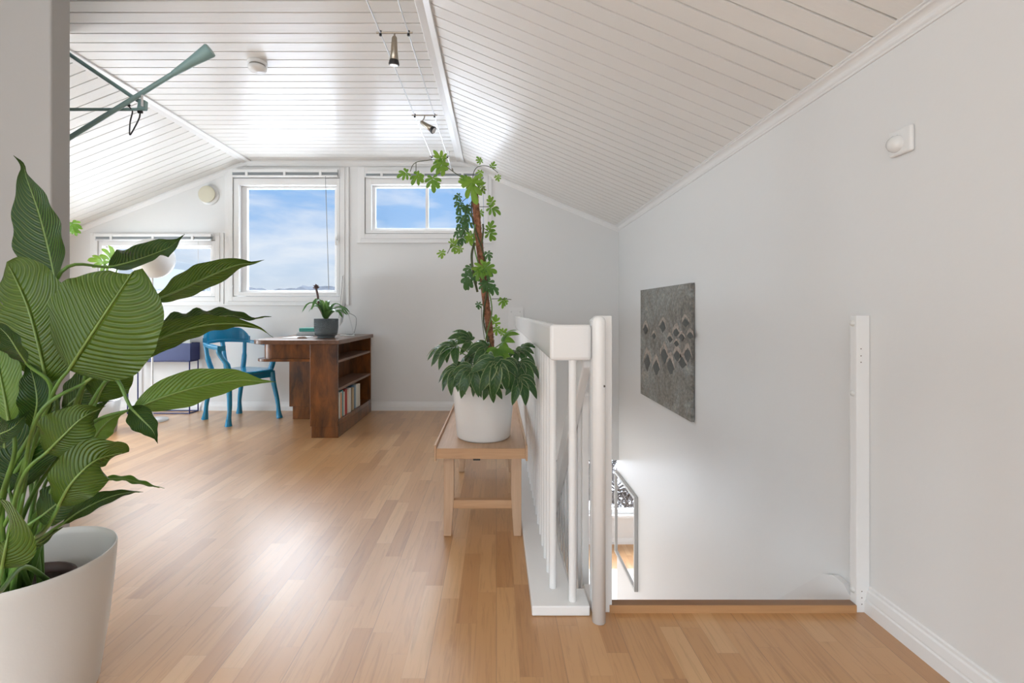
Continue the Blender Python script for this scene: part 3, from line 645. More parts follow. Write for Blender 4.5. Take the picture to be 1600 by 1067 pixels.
obj('counterweight', MB().tube([p0, p0 + dd * 0.02, p0 + dd * 0.5, p0 + dd * 0.97, p1], [0.012, 0.0135, 0.022, 0.0335, 0.031], 28), teal, t, label='teal cone-shaped counterweight')
obj('lamp_head', MB().tube([P(24, 268, YP), P(10, 276, YP), P(-12, 290, YP)], [0.014, 0.04, 0.06], 20), teal, t)
obj('cord', MB().tube(spline([P(199, 161, YL - .01), P(203, 168, YL - .01), P(207, 174, YL), P(203.5, 190, YL), P(202.5, 209, YL), P(206, 207, YL), P(217, 186, YL), P(219, 176, YL)], 6), 0.0035, 6), black, t)
obj('cord_grip', MB().tube([P(196.5, 161, YL - .015), P(202, 165, YL - .015)], 0.008, 8), black, t)
obj('cord_grip', MB().tube([P(216, 175, YL - .015), P(222, 175, YL - .015)], 0.008, 8), black, t)

# ------------------------------------------------------------------ desk
DY0, DY1, DXR = 3.936, 4.985, -1.318
t = thing('writing_desk', 'dark stained wooden desk with open shelves on its right side', 'desk', (-1.65, 4.45, 0))
def rounded_rect(x0, x1, y0, y1, rs, n=8):
    """rs: radii for (x0y0, x1y0, x1y1, x0y1)"""
    o = []
    for (cx, cy, r, a0) in ((x0 + rs[0], y0 + rs[0], rs[0], 180), (x1 - rs[1], y0 + rs[1], rs[1], 270), (x1 - rs[2], y1 - rs[2], rs[2], 0), (x0 + rs[3], y1 - rs[3], rs[3], 90)):
        for k in range(n + 1):
            a = R(a0 + 90 * k / n); o.append((cx + r * math.cos(a), cy + r * math.sin(a)))
    return o
obj('desktop', MB().prism(rounded_rect(-2.055, -1.300, DY0 - 0.02, DY1 + 0.02, (0.13, 0.004, 0.004, 0.13)), 0.779, 0.815, 'Z'), walnut_top, t, bevel=0.006)
obj('side_cabinet', (lambda m: (m.box(-1.549, DXR, DY0, DY0 + 0.022, 0.095, 0.779), m.box(-1.549, DXR, DY1 - 0.022, DY1, 0.095, 0.779), m.box(-1.549, -1.527, DY0 + 0.022, DY1 - 0.022, 0.095, 0.779), m.box(-1.527, DXR, DY0 + 0.022, DY1 - 0.022, 0.095, 0.135), m)[-1])(MB()), walnut, t, bevel=0.003)
obj('plinth', MB().box(-1.540, DXR + 0.002, DY0 + 0.006, DY1 - 0.002, 0.0, 0.095), walnut, t, bevel=0.002)
edge_m = wood('desk_shelf_edge', (0.14, 0.075, 0.05), (0.26, 0.16, 0.11), 0.4, axis='Y', stretch=10)
obj('shelf', MB().box(-1.527, DXR - 0.004, DY0 + 0.022, DY1 - 0.022, 0.622, 0.642), edge_m, t, bevel=0.002)
obj('shelf', MB().box(-1.527, DXR - 0.004, DY0 + 0.022, DY1 - 0.022, 0.385, 0.407), edge_m, t, bevel=0.002)
obj('apron', MB().prism(rounded_rect(-1.985, -1.549, DY0 + 0.05, DY1 - 0.05, (0.09, 0.003, 0.003, 0.03)), 0.655, 0.779, 'Z'), walnut, t)
obj('apron_lip', MB().prism(rounded_rect(-2.03, -1.549, DY0 + 0.01, DY1 - 0.05, (0.11, 0.003, 0.003, 0.03)), 0.633, 0.655, 'Z'), walnut, t, bevel=0.004)
obj('rear_pedestal', MB().box(-2.02, -1.549, 4.617, DY1 - 0.005, 0.125, 0.633), walnut, t, bevel=0.003)
obj('pedestal_plinth', MB().box(-1.995, -1.552, 4.637, DY1 - 0.01, 0.0, 0.125), walnut, t, bevel=0.003)
# books on the lowest shelf
random.seed(21)
bk = [((.62, .66, .52), .020, .235), ((.75, .74, .68), .022, .245), ((.30, .42, .36), .014, .225), ((.78, .76, .7), .028, .24), ((.72, .34, .16), .016, .232), ((.80, .78, .74), .030, .236), ((.12, .36, .38), .026, .245),
      ((.80, .78, .72), .018, .225), ((.42, .035, .025), .050, .242), ((.78, .72, .62), .022, .228), ((.80, .79, .77), .034, .238), ((.74, .70, .62), .026, .230), ((.10, .08, .07), .020, .236), ((.55, .42, .26), .034, .225),
      ((.13, .26, .42), .036, .240), ((.32, .45, .55), .024, .232), ((.80, .78, .70), .040, .238), ((.72, .70, .62), .050, .232), ((.82, .8, .76), .03, .225)]
cn = {0: 'sage green', 1: 'off white', 2: 'dark green', 3: 'ivory', 4: 'orange', 5: 'broad white', 6: 'teal', 7: 'slim cream', 8: 'thick red', 9: 'beige', 10: 'white', 11: 'light tan', 12: 'black', 13: 'brown tan', 14: 'blue', 15: 'pale blue', 16: 'cream', 17: 'thick pale grey', 18: 'white end'}
y = DY0 + 0.03; tot = sum(b[1] for b in bk); sc = 0.70 / tot
for i, (c, w_, h) in enumerate(bk):
    w_ *= sc; t0 = MB(); x1 = DXR - 0.012 - random.uniform(0, 0.02); xb = x1 - 0.155
    t0.box(xb, x1, y + 0.001, y + w_ - 0.001, 0.1355, 0.1355 + h * 0.93)
    o = obj('book', t0, pbr('book_%d' % i, c, 0.5), loc=(x1 - 0.08, y + w_ / 2, 0.1355), bevel=0.002)
    nb = cn[i + 1] if i < len(bk) - 1 else 'bare shelf'
    tag(o, '%s book on the lowest desk shelf, %s' % (cn[i], ('nearest the camera end' if i == 0 else 'just behind the %s one' % cn[i - 1])), 'book', 'books on the lowest desk shelf')
    y += w_

# ------------------------------------------------------------------ things on the desk
ZT = 0.8155
pc = (P(509.8, 520, 4.29).x, 4.29)
t = thing('bromeliad_plant', 'bromeliad with a brown flower head in a studded grey pot on the desk', 'potted plant', (pc[0], pc[1], ZT))
grey_pot = pbr('studded_pot', (0.13, 0.155, 0.165), 0.5)
mb = MB(); mb.lathe([(0.0001, 0.0), (0.074, 0.0), (0.078, 0.006), (0.072, 0.012), (0.084, 0.018), (0.098, 0.045), (0.101, 0.10), (0.101, 0.172), (0.092, 0.172), (0.090, 0.155), (0.0001, 0.155)], (pc[0], pc[1], ZT), 44)
for k in range(13):
    zz = 0.028 + k * 0.0115; rr = 0.101 if zz > 0.09 else 0.086 + (zz - 0.018) * 0.2
    for j in range(44):
        a = 2 * math.pi * (j + 0.5 * (k % 2)) / 44; d = Vector((math.cos(a), math.sin(a), 0)); p = Vector((pc[0], pc[1], ZT + zz)) + d * rr
        s_ = 0.0052; tn = Vector((-d.y, d.x, 0)) * s_; u = Vector((0, 0, s_))
        mb.add([p + tn, p + u, p - tn, p - u, p + d * 0.008], [(0, 1, 4), (1, 2, 4), (2, 3, 4), (3, 0, 4)])
obj('pot', mb, grey_pot, t)
obj('soil', MB().lathe([(0.088, 0.157), (0.05, 0.162), (0.0001, 0.165)], (pc[0], pc[1], ZT), 20), soil_m, t)

def blade(mb, mid, width, nrm, nu=8, nv=26, fold=0.15, ripple=0.0, rfreq=5, prof=None, curl=0.0, seed=0, droop=0.0):
    """leaf blade: mid = points of the midrib, width = greatest width (m), nrm = direction the upper side faces"""
    pts = spline(mid, 10); L = [0.0]
    for i in range(1, len(pts)): L.append(L[-1] + (pts[i] - pts[i - 1]).length)
    tot = L[-1]; nrm = Vector(nrm).normalized(); rnd = random.Random(seed); ph = rnd.uniform(0, 6)
    def at(s):
        x = s * tot
        for i in range(1, len(pts)):
            if L[i] >= x or i == len(pts) - 1:
                k = (x - L[i - 1]) / max(1e-9, L[i] - L[i - 1]); return pts[i - 1].lerp(pts[i], min(1, k))
    if prof is None: prof = lambda s: 1.02 * (math.sin(math.pi * min(1, s / 0.86) ** 0.62) if s < 0.86 * 0.42 else 0) or None
    vs, uvs = [], []
    for j in range(nv + 1):
        s = j / nv; p = at(s); d = (at(min(1, s + 0.02)) - at(max(0, s - 0.02))).normalized()
        side = d.cross(nrm); side = side.normalized() if side.length > 1e-4 else Vector((1, 0, 0)); n2 = side.cross(d).normalized()
        wv = width / 2 * prof(s)
        for i in range(nu + 1):
            u = -1 + 2 * i / nu; au = abs(u)
            off = fold * au * wv - droop * au * au * wv + ripple * au * au * math.sin(rfreq * 6.28 * s + ph + (1.3 if u > 0 else 0)) * (0.3 + wv / (width / 2)) + curl * u * wv
            vs.append(p + side * (u * wv * (1 - 0.12 * fold * au)) + n2 * off); uvs.append(((u + 1) / 2, s))
    fs = [[j * (nu + 1) + i, j * (nu + 1) + i + 1, (j + 1) * (nu + 1) + i + 1, (j + 1) * (nu + 1) + i] for j in range(nv) for i in range(nu)]
    # orient so that the front side faces nrm
    a, b_, c_ = vs[fs[nv // 2 * nu][0]], vs[fs[nv // 2 * nu][1]], vs[fs[nv // 2 * nu][3]]
    if (b_ - a).cross(c_ - a).dot(nrm) < 0: fs = [f[::-1] for f in fs]
    mb.add(vs, fs, 0, True, uvs); return mb
def P_strap(s): return min(1, s * 6 + 0.55) * max(0.0, 1 - s ** 3) ** 0.8 + 0.01
def P_lance(s): return max(0.02, max(0.0, math.sin(math.pi * s ** 0.75)) ** 0.8) if s < 0.99 else 0.01
def P_obov(s): return max(0.03, 0.22 + 0.78 * math.sin(math.pi / 2 * min(1, s / 0.62)) ** 1.5) * max(0.0, 1 - max(0, (s - 0.62) / 0.38) ** 2.6) ** 0.75 + 0.01
def P_lily(s):
    a = (min(1.0, s / 0.36)); up = math.sin(a * math.pi / 2) ** 0.75
    if s > 0.36:
        q = min(1.0, (s - 0.36) / 0.56); dn = (1 - q ** 1.75) ** 0.95 * (1 if q < 0.9 else 1)
        dn = max(dn, 0.13 * (1 - s) / 0.12 if s > 0.88 else 0.13); up = dn
    return max(up, 0.012)
random.seed(5)
cc = Vector((pc[0], pc[1], ZT + 0.165))
for k in range(17):
    a = k * 2.399 + 0.3; up = 0.07 + 0.12 * ((k * 7) % 17) / 17; ln = 0.19 if k % 3 else 0.13
    d = Vector((math.cos(a), math.sin(a) * 0.8, 0))
    pts = [cc + d * 0.008, cc + d * ln * 0.4 + Vector((0, 0, up * 0.85)), cc + d * ln * 0.8 + Vector((0, 0, up * 0.95)), cc + d * ln * 1.12 + Vector((0, 0, up * 0.62 + (k % 4 - 1.5) * 0.02))]
    obj('leaf', blade(MB(), pts, 0.046, Vector((0, -0.35, 1)) + d * -0.3, 4, 12, 0.4, prof=P_strap), brom_m, t)
st = [cc, P(499, 480, 4.29), P(496.5, 462, 4.29), P(493.5, 449, 4.29)]
brown = pbr('flower_brown', (0.16, 0.10, 0.09), 0.7, var=0.3)
o = obj('flower_stalk', MB().tube(spline(st, 4), [0.010] * 12 + [0.012], 8), brown, t)
mb = MB(); hd = Vector(st[-1])
for k in range(46):
    a = random.uniform(0, 6.28); z = random.uniform(-0.5, 1); q = math.sqrt(1 - z * z) if z > -1 else 0; d = Vector((math.cos(a) * q, math.sin(a) * q, z)); L = random.uniform(0.022, 0.036)
    mb.tube([hd, hd + d * L * 0.6, hd + d * L], [0.005, 0.004, 0.0008], 5)
obj('flower_head', mb, brown, o)

# all-in-one computer seen edge on
cx, cy = P(531.5, 500, 4.42).x, 4.42
vd = Vector((cx, cy, 0)).normalized(); sd = Vector((vd.y, -vd.x, 0))     # vd runs away from the camera, sd to the right (screen's back)
t = thing('desktop_computer', 'slim silver all-in-one computer standing edge-on at the back of the desk', 'computer', (cx, cy, ZT))
def fr(a, b, z): return Vector((cx, cy, 0)) + vd * a + sd * b + Vector((0, 0, z))
ztop, zbot = P(0, 429, 4.42).z, P(0, 509, 4.42).z
def obox(mb, a0, a1, q0, q1, z0, z1):
    vs = [fr(a, q, z) for z in (z0, z1) for (a, q) in ((a0, q0), (a1, q0), (a1, q1), (a0, q1))]
    return mb.add(vs, [(0, 3, 2, 1), (4, 5, 6, 7), (0, 1, 5, 4), (1, 2, 6, 5), (2, 3, 7, 6), (3, 0, 4, 7)])
sil = pbr('silver_case', (0.70, 0.71, 0.72), 0.35, metal=0.3)
mb = MB(); vs = []; sec = [(-0.009, 0), (-0.009, 0.5), (0.012, 0.5), (0.028, 0.5)]
tilt = 0.035
def sec_pts(a, bulge):
    h = ztop - zbot; return [fr(a, -0.007 - tilt * 0, zbot), fr(a, -0.007 + tilt, ztop), fr(a, 0.004 + tilt, ztop), fr(a, 0.004 + bulge + tilt * 0.5, zbot + h * 0.5), fr(a, 0.004 + bulge * 0.6, zbot + 0.03), fr(a, 0.004, zbot)]
rows = [(0.0, 0.004), (0.08, 0.018), (0.26, 0.034), (0.44, 0.018), (0.52, 0.004)]
for a, bu in rows: vs += sec_pts(a, bu)
fs = [[i * 6 + j, i * 6 + (j + 1) % 6, (i + 1) * 6 + (j + 1) % 6, (i + 1) * 6 + j] for i in range(4) for j in range(6)] + [[5, 4, 3, 2, 1, 0], [24, 25, 26, 27, 28, 29]]
obj('screen_case', mb.add(vs, fs), sil, t, bevel=0.001)
vs = [fr(0.01, -0.0078, zbot + 0.07), fr(0.51, -0.0078, zbot + 0.07), fr(0.51, -0.0078 + tilt * 0.97, ztop - 0.01), fr(0.01, -0.0078 + tilt * 0.97, ztop - 0.01)]
obj('screen', MB().add([v - sd * 0.004 for v in vs] + [v - sd * 0.001 for v in vs], [(0, 1, 2, 3), (7, 6, 5, 4), (0, 4, 5, 1), (1, 5, 6, 2), (2, 6, 7, 3), (3, 7, 4, 0)]), pbr('screen_dark', (0.02, 0.02, 0.022), 0.08), t)
mb = MB(); obox(mb, 0.17, 0.35, 0.0, 0.135, ZT, ZT + 0.005)
q0, q1 = fr(0.17, 0.135, ZT), fr(0.35, 0.135, ZT); r0, r1 = fr(0.2, 0.03 + tilt * 0.5, zbot + 0.24), fr(0.32, 0.03 + tilt * 0.5, zbot + 0.24); e = sd * 0.006
mb.add([q0, q1, r1, r0, q0 - e, q1 - e, r1 - e, r0 - e], [(0, 1, 2, 3), (7, 6, 5, 4), (0, 4, 5, 1), (1, 5, 6, 2), (2, 6, 7, 3), (3, 7, 4, 0)])
obj('stand', mb, sil, t)
obj('power_cable', MB().tube(spline([fr(0.26, 0.03, zbot + 0.12), fr(0.3, 0.10, zbot + 0.11), fr(0.34, 0.155, zbot + 0.06), fr(0.3, 0.13, ZT + 0.02), fr(0.25, 0.06, ZT + 0.01)], 6), 0.0025, 6), pbr('cable_grey', (0.2, 0.2, 0.2), 0.5), t)
# small desk items
x0, y0 = P(461, 0, 4.15).x, 4.15
def flat(name, px0, px1, Y0, Y1, h, m, lab, cat, z=ZT, bev=0.001):
    xa, xb = P(px0, 0, (Y0 + Y1) / 2).x, P(px1, 0, (Y0 + Y1) / 2).x
    o = obj(name, MB().box(xa, xb, Y0, Y1, z, z + h), m, loc=((xa + xb) / 2, (Y0 + Y1) / 2, z), bevel=bev); return tag(o, lab, cat)
flat('paper_sheet', 450, 481, 4.20, 4.46, 0.003, pbr('paper', (0.85, 0.85, 0.84), 0.6), 'white paper lying on the desk left of the studded pot', 'paper')
xm, ym = P(472, 0, 4.17).x, 4.17
o = obj('mouse', MB().lathe([(0.045, 0), (0.044, 0.006), (0.034, 0.013), (0.018, 0.017), (0.0001, 0.018)], (xm, ym, ZT), 20, sy=0.55), pbr('tan_leather', (0.26, 0.17, 0.12), 0.5), loc=(xm, ym, ZT)); tag(o, 'small brown rounded mouse lying on the desk in front of the paper', 'mouse')
flat('closed_book', 469, 497, 4.60, 4.78, 0.022, pbr('grey_cover', (0.42, 0.44, 0.45), 0.5), 'grey book at the bottom of the small stack behind the studded pot', 'book')
flat('closed_book', 470, 496, 4.61, 4.77, 0.018, pbr('slate_cover', (0.60, 0.62, 0.62), 0.5), 'pale grey book in the middle of the stack behind the studded pot', 'book', ZT + 0.0225)
o = flat('ring_binder', 473, 496, 4.60, 4.78, 0.036, pbr('teal_binder', (0.05, 0.30, 0.25), 0.4), 'teal binder lying on top of the stack behind the studded pot', 'binder', ZT + 0.041, 0.004)

# ------------------------------------------------------------------ blue armchair
A, B, C_, D_ = Vector((-2.454, 4.34, 0)), Vector((-2.141, 4.68, 0)), Vector((-2.847, 4.625, 0)), Vector((-2.66, 4.90, 0))
t = thing('armchair', 'bright blue painted wooden armchair pulled up to the desk', 'chair', ((A + B + C_ + D_) / 4))
fwd = ((A + B) / 2 - (C_ + D_) / 2).normalized(); rt = Vector((fwd.y, -fwd.x, 0))   # rt: the sitter's right hand
cen = (A + B + C_ + D_) / 4
def ch(f, r, z): return Vector((cen.x, cen.y, 0)) + fwd * f + rt * r + Vector((0, 0, z))
def loc2(v): q = v - cen; return q.dot(fwd), q.dot(rt)
fa, ra = loc2(A); fb, rb = loc2(B); fc, rc_ = loc2(C_); fd, rd = loc2(D_)
hw = 0.235
seat = [ch(0.25, -0.20, 0), ch(0.27, 0, 0), ch(0.25, 0.20, 0), ch(0.20, 0.245, 0), ch(0.0, 0.24, 0), ch(-0.19, 0.19, 0), ch(-0.22, 0.14, 0), ch(-0.22, -0.14, 0), ch(-0.19, -0.19, 0), ch(0, -0.24, 0), ch(0.20, -0.245, 0)]
obj('seat', MB().prism([(p.x, p.y) for p in seat], 0.455, 0.485, 'Z'), blue_paint, t, bevel=0.01, seg=3)
rail = [ch(0.225, -0.205, 0), ch(0.225, 0.205, 0), ch(-0.18, 0.155, 0), ch(-0.18, -0.155, 0)]
obj('seat_rail', MB().prism([(p.x, p.y) for p in rail], 0.40, 0.455, 'Z'), blue_paint, t, bevel=0.006)
for (v, sgn) in ((A, 1), (B, 1), (C_, -1), (D_, -1)):
    f_, r_ = loc2(v); top = ch(0.205 if sgn > 0 else -0.17, math.copysign(0.215 if sgn > 0 else 0.155, r_), 0.46); foot = v + Vector((0, 0, 0.0))
    pts = [foot, foot.lerp(top, 0.12), foot.lerp(top, 0.35) + fwd * 0.012 * sgn, foot.lerp(top, 0.75), top]
    obj('leg', MB().tube(spline(pts, 4), [0.031, 0.030, 0.028, 0.026, 0.024, 0.021, 0.020, 0.019, 0.020, 0.021, 0.022, 0.023, 0.024, 0.026, 0.028, 0.030, 0.030], 10), blue_paint, t)
# bow: arms and back in one curved band
bow = [ch(0.20, -0.285, 0.70), ch(0.08, -0.275, 0.705), ch(-0.10, -0.25, 0.72), ch(-0.22, -0.18, 0.735), ch(-0.27, 0, 0.745), ch(-0.22, 0.18, 0.735), ch(-0.10, 0.25, 0.72), ch(0.08, 0.275, 0.705), ch(0.20, 0.285, 0.70)]
bp_ = spline(bow, 6)
def band(pts, w, h, zoff=0.0):
    mb = MB(); vs = []; k = len(pts)
    for i, p in enumerate(pts):
        d = (pts[min(i + 1, k - 1)] - pts[max(i - 1, 0)]); d.z = 0; d.normalize(); s_ = Vector((d.y, -d.x, 0)); ww = w[i] if isinstance(w, list) else w; hh = h[i] if isinstance(h, list) else h
        for (a, b) in ((-1, 0), (1, 0), (1, 1), (-1, 1)): vs.append(p + s_ * a * ww / 2 + Vector((0, 0, zoff + b * hh)))
    fs = [[i * 4 + j, i * 4 + (j + 1) % 4, (i + 1) * 4 + (j + 1) % 4, (i + 1) * 4 + j] for i in range(k - 1) for j in range(4)] + [[0, 1, 2, 3], [4 * k - 1, 4 * k - 2, 4 * k - 3, 4 * k - 4]]
    return mb.add(vs, fs)
k = len(bp_); wl = [0.058 if (i < 10 or i > k - 11) else 0.036 for i in range(k)]
obj('arm_bow', band(bp_, wl, 0.032), blue_paint, t, bevel=0.007, seg=2)
cr = bp_[15:k - 15]; n_ = len(cr); hl = [0.035 + 0.085 * min(1, (1 - abs(2 * i / (n_ - 1) - 1)) * 2.6) ** 0.8 for i in range(n_)]
obj('crest', band([p - Vector((0, 0, 0)) for p in cr], 0.026, hl, 0.030), blue_paint, t, bevel=0.006)
for sg in (-1, 1):
    obj('arm_post', MB().tube(spline([ch(0.185, 0.215 * sg, 0.46), ch(0.20, 0.235 * sg, 0.56), ch(0.155, 0.275 * sg, 0.66), ch(0.15, 0.28 * sg, 0.705)], 5), [0.027] * 6 + [0.022] * 6 + [0.024] * 4, 10), blue_paint, t)
    obj('back_post', MB().tube(spline([ch(-0.165, 0.155 * sg, 0.47), ch(-0.19, 0.185 * sg, 0.6), ch(-0.205, 0.20 * sg, 0.745)], 5), [0.024] * 6 + [0.019] * 5, 10), blue_paint, t)
obj('back_splat', MB().tube([ch(-0.19, 0, 0.47), ch(-0.225, 0, 0.60), ch(-0.262, 0, 0.745)], [0.026, 0.018, 0.022], 10), blue_paint, t)

# ------------------------------------------------------------------ navy plant box on thin legs
t = thing('plant_box_stand', 'navy blue metal box on thin legs against the gable wall', 'plant stand', (-3.46, 4.94, 0))
x0, x1, y0, y1 = -3.80, -3.14, 4.856, 5.015
mb = MB(); mb.box(x0, x1, y0, y0 + 0.004, 0.548, 0.727); mb.box(x0, x1, y1 - 0.004, y1, 0.548, 0.727); mb.box(x0, x0 + 0.004, y0 + 0.004, y1 - 0.004, 0.548, 0.727); mb.box(x1 - 0.004, x1, y0 + 0.004, y1 - 0.004, 0.548, 0.727); mb.box(x0 + 0.004, x1 - 0.004, y0 + 0.004, y1 - 0.004, 0.548, 0.553)
obj('box', mb, navy, t)
for xx in (x0 + 0.012, x1 - 0.012):
    for yy in (y0 + 0.010, y1 - 0.010): obj('leg', MB().tube([(xx, yy, 0.0), (xx, yy, 0.548)], 0.0065, 8), navy, t)
mb = MB()
for z in (0.007, 0.54):
    for yy in (y0 + 0.010, y1 - 0.010): mb.tube([(x0 + 0.012, yy, z), (x1 - 0.012, yy, z)], 0.0062, 8)
    for xx in (x0 + 0.012, x1 - 0.012): mb.tube([(xx, y0 + 0.01, z), (xx, y1 - 0.01, z)], 0.0062, 8)
obj('leg_frame', mb, navy, t)
fc_ = [((.80, .79, .76), .13, 'white'), ((.72, .66, .55), .10, 'tan'), ((.82, .82, .8), .12, 'bright white'), ((.55, .57, .58), .115, 'grey'), ((.80, .78, .72), .13, 'cream')]
xx = -3.70
for i, (c, h, cnm) in enumerate(fc_):
    o = obj('folder', MB().box(xx, xx + 0.09, 4.93 + i * 0.002, 4.955 + i * 0.002, 0.5535, 0.5535 + 0.14 + h * 0.9), pbr('folder_%d' % i, c, 0.6), loc=(xx + 0.045, 4.94, 0.5535), bevel=0.002)
    tag(o, '%s folder standing in the navy box%s' % (cnm, ', leftmost' if i == 0 else ', right of the %s one' % fc_[i - 1][2]), 'folder', 'folders standing in the navy box'); xx += 0.104

# ------------------------------------------------------------------ globe floor lamp behind the big plant
gl = P(238, 404, 4.55)
t = thing('globe_lamp', 'white globe lamp on a thin stand behind the big leafy plant', 'lamp', (gl.x, gl.y, 0))
obj('globe', MB().lathe([(0.19 * math.sin(a) + 0.0001, -0.19 * math.cos(a)) for a in [k * math.pi / 16 for k in range(17)]], gl, 32), pbr('opal_glass', (0.82, 0.82, 0.80), 0.25), t)
obj('pole', MB().tube([(gl.x, gl.y, 0.02), (gl.x, gl.y, gl.z - 0.185)], 0.009, 8), white_gloss, t)
obj('base', MB().lathe([(0.13, 0), (0.13, 0.015), (0.02, 0.025), (0.0001, 0.025)], (gl.x, gl.y, 0), 28), white_gloss, t)

# ------------------------------------------------------------------ bench
t = thing('bench', 'light oak bench with raised side lips and splayed legs beside the railing', 'bench', (-0.07, 2.76, 0))
BY0, BY1 = 2.170, 3.36
obj('bench_top', MB().box(-0.275, 0.1345, BY0 + 0.001, BY1, 0.379, 0.4245), oak, t, bevel=0.0015)
obj('end_board', MB().box(-0.2745, 0.134, BY0 - 0.006, BY0 + 0.001, 0.3785, 0.425), oak_x, t)
for x in (-0.284, 0.1345): obj('side_lip', MB().box(x, x + 0.009, BY0 - 0.008, BY1, 0.368, 0.440), oak, t, bevel=0.0015)
for Y in (2.215, 3.10):
    for sg in (-1, 1):
        xo = -0.0645 + sg * 0.182; xi_t = -0.0645 + sg * 0.134; xi_b = -0.0645 + sg * 0.146
        pts = [(xo, 0), (xi_b, 0), (xi_t, 0.18), (xi_t, 0.378), (xo, 0.378)]
        obj('leg', MB().prism(pts if sg < 0 else pts[::-1], Y, Y + 0.036), oak_z, t, bevel=0.003)
    obj('leg_rail', MB().box(-0.199, 0.070, Y + 0.003, Y + 0.033, 0.360, 0.378), oak_x, t)
    obj('stretcher', MB().box(-0.202, 0.073, Y + 0.002, Y + 0.034, 0.128, 0.168), oak_x, t, bevel=0.003)
obj('metal_bracket', MB().box(-0.108, -0.075, 2.20, 3.16, 0.359, 0.3785), black, t)

# ------------------------------------------------------------------ potted aralia with climbing vine on a moss pole
pcx, pcy, pz = -0.064, 2.375, 0.4245
t = thing('potted_climber', 'white pot on the bench with a dark shrub and a vine on a moss pole', 'potted plant', (pcx, pcy, pz))
mb = MB(); mb.lathe([(0.0001, 0.0), (0.122, 0.0), (0.129, 0.004), (0.133, 0.012), (0.158, 0.272), (0.1585, 0.284), (0.155, 0.287), (0.150, 0.284), (0.147, 0.25), (0.0001, 0.25)], (pcx, pcy, pz), 48)
obj('pot', mb, pbr('white_ceramic', (0.80, 0.80, 0.79), 0.25), t)
obj('soil', MB().lathe([(0.147, 0.252), (0.08, 0.258), (0.0001, 0.26)], (pcx, pcy, pz), 24), soil_m, t)
moss = pbr('moss_fibre', (0.23, 0.10, 0.055), 0.95, bump=1.0, bscale=55, var=0.6)
pole = [P(768, 600, 2.38), P(766, 530, 2.38), P(759, 470, 2.38), P(750, 390, 2.39), P(743, 320, 2.40), P(740, 292, 2.40)]
pp = spline(pole, 14); mb = MB(); random.seed(3)
mb.tube(pp, [0.0182 + 0.003 * noise.noise(Vector((i * 0.9, 0, 0))) for i in range(len(pp))], 10)
for k in range(500):
    i = random.randrange(len(pp) - 1); p = pp[i].lerp(pp[i + 1], random.random()); a = random.uniform(0, 6.28); d = Vector((math.cos(a), math.sin(a), random.uniform(-.5, .5)))
    mb.tube([p + d * 0.014, p + d * random.uniform(0.019, 0.025) + Vector((0, 0, random.uniform(-.01, .01)))], [0.002, 0.0006], 3, cap=False)
obj('moss_pole', mb, moss, t)
# vine stems winding up the pole
def wind(r, ph, turns, i0, i1):
    q = []
    for i in range(i0, i1):
        a = ph + turns * 6.28 * (i - i0) / (i1 - i0); q.append(pp[i] + Vector((math.cos(a) * r, -abs(math.sin(a)) * r, 0)))
    return q
vs_ = obj('vine_stem', MB().tube(wind(0.024, 0.4, 2.0, 6, len(pp)), 0.0038, 6), stem_d, t)
obj('vine_stem', MB().tube(wind(0.027, 2.6, 1.3, 8, 50), 0.0032, 6), stem_m, t)
obj('vine_stem', MB().tube(spline([P(746, 456, 2.36), P(740, 430, 2.34), P(737, 400, 2.34), P(741, 380, 2.37)], 6), 0.006, 7), stem_d, t)
obj('vine_stem', MB().tube(spline([P(753, 380, 2.36), P(755, 360, 2.34), P(754.5, 350, 2.34)], 6), 0.0045, 6), stem_d, t)

def lobed(mb, c, d, nrm, size, kind='vine', seed=0):
    """leaf whose blade is cut into fingers; c = where the stalk meets it, d = direction of the middle finger"""
    rnd = random.Random(seed); c = Vector(c); d = Vector(d).normalized(); n = Vector(nrm); n = (n - d * n.dot(d)).normalized(); s = d.cross(n)
    if kind == 'vine': lobes = [(0, .95, .34, .22), (40, .80, .26, .16), (-38, .82, .26, .16), (78, .70, .24, .04), (-76, .70, .24, .04), (122, .50, .20, .0), (-120, .46, .20, .0)]
    else: lobes = [(0, 1.0, .36, 0), (31, .95, .33, 0), (-31, .96, .33, 0), (64, .80, .28, 0), (-64, .82, .28, 0), (104, .55, .22, 0)]
    for (a, L, w_, st) in lobes:
        a = R(a + rnd.uniform(-5, 5)); L *= size * rnd.uniform(.9, 1.05); dd = d * math.cos(a) + s * math.sin(a); o = c + d * st * size * 0.8
        sag = (0.22 if kind == 'vine' else 0.34) * L
        pts = [o - dd * 0.0, o + dd * L * 0.35 + n * 0.05 * L, o + dd * L * 0.7 - n * sag * 0.25, o + dd * L - n * sag + Vector((0, 0, -0.08 * L))]
        blade(mb, pts, size * w_ * 1.15, n, 4, 9, 0.22, prof=P_obov if kind == 'vine' else P_lance, seed=seed, ripple=0.0)
    return mb
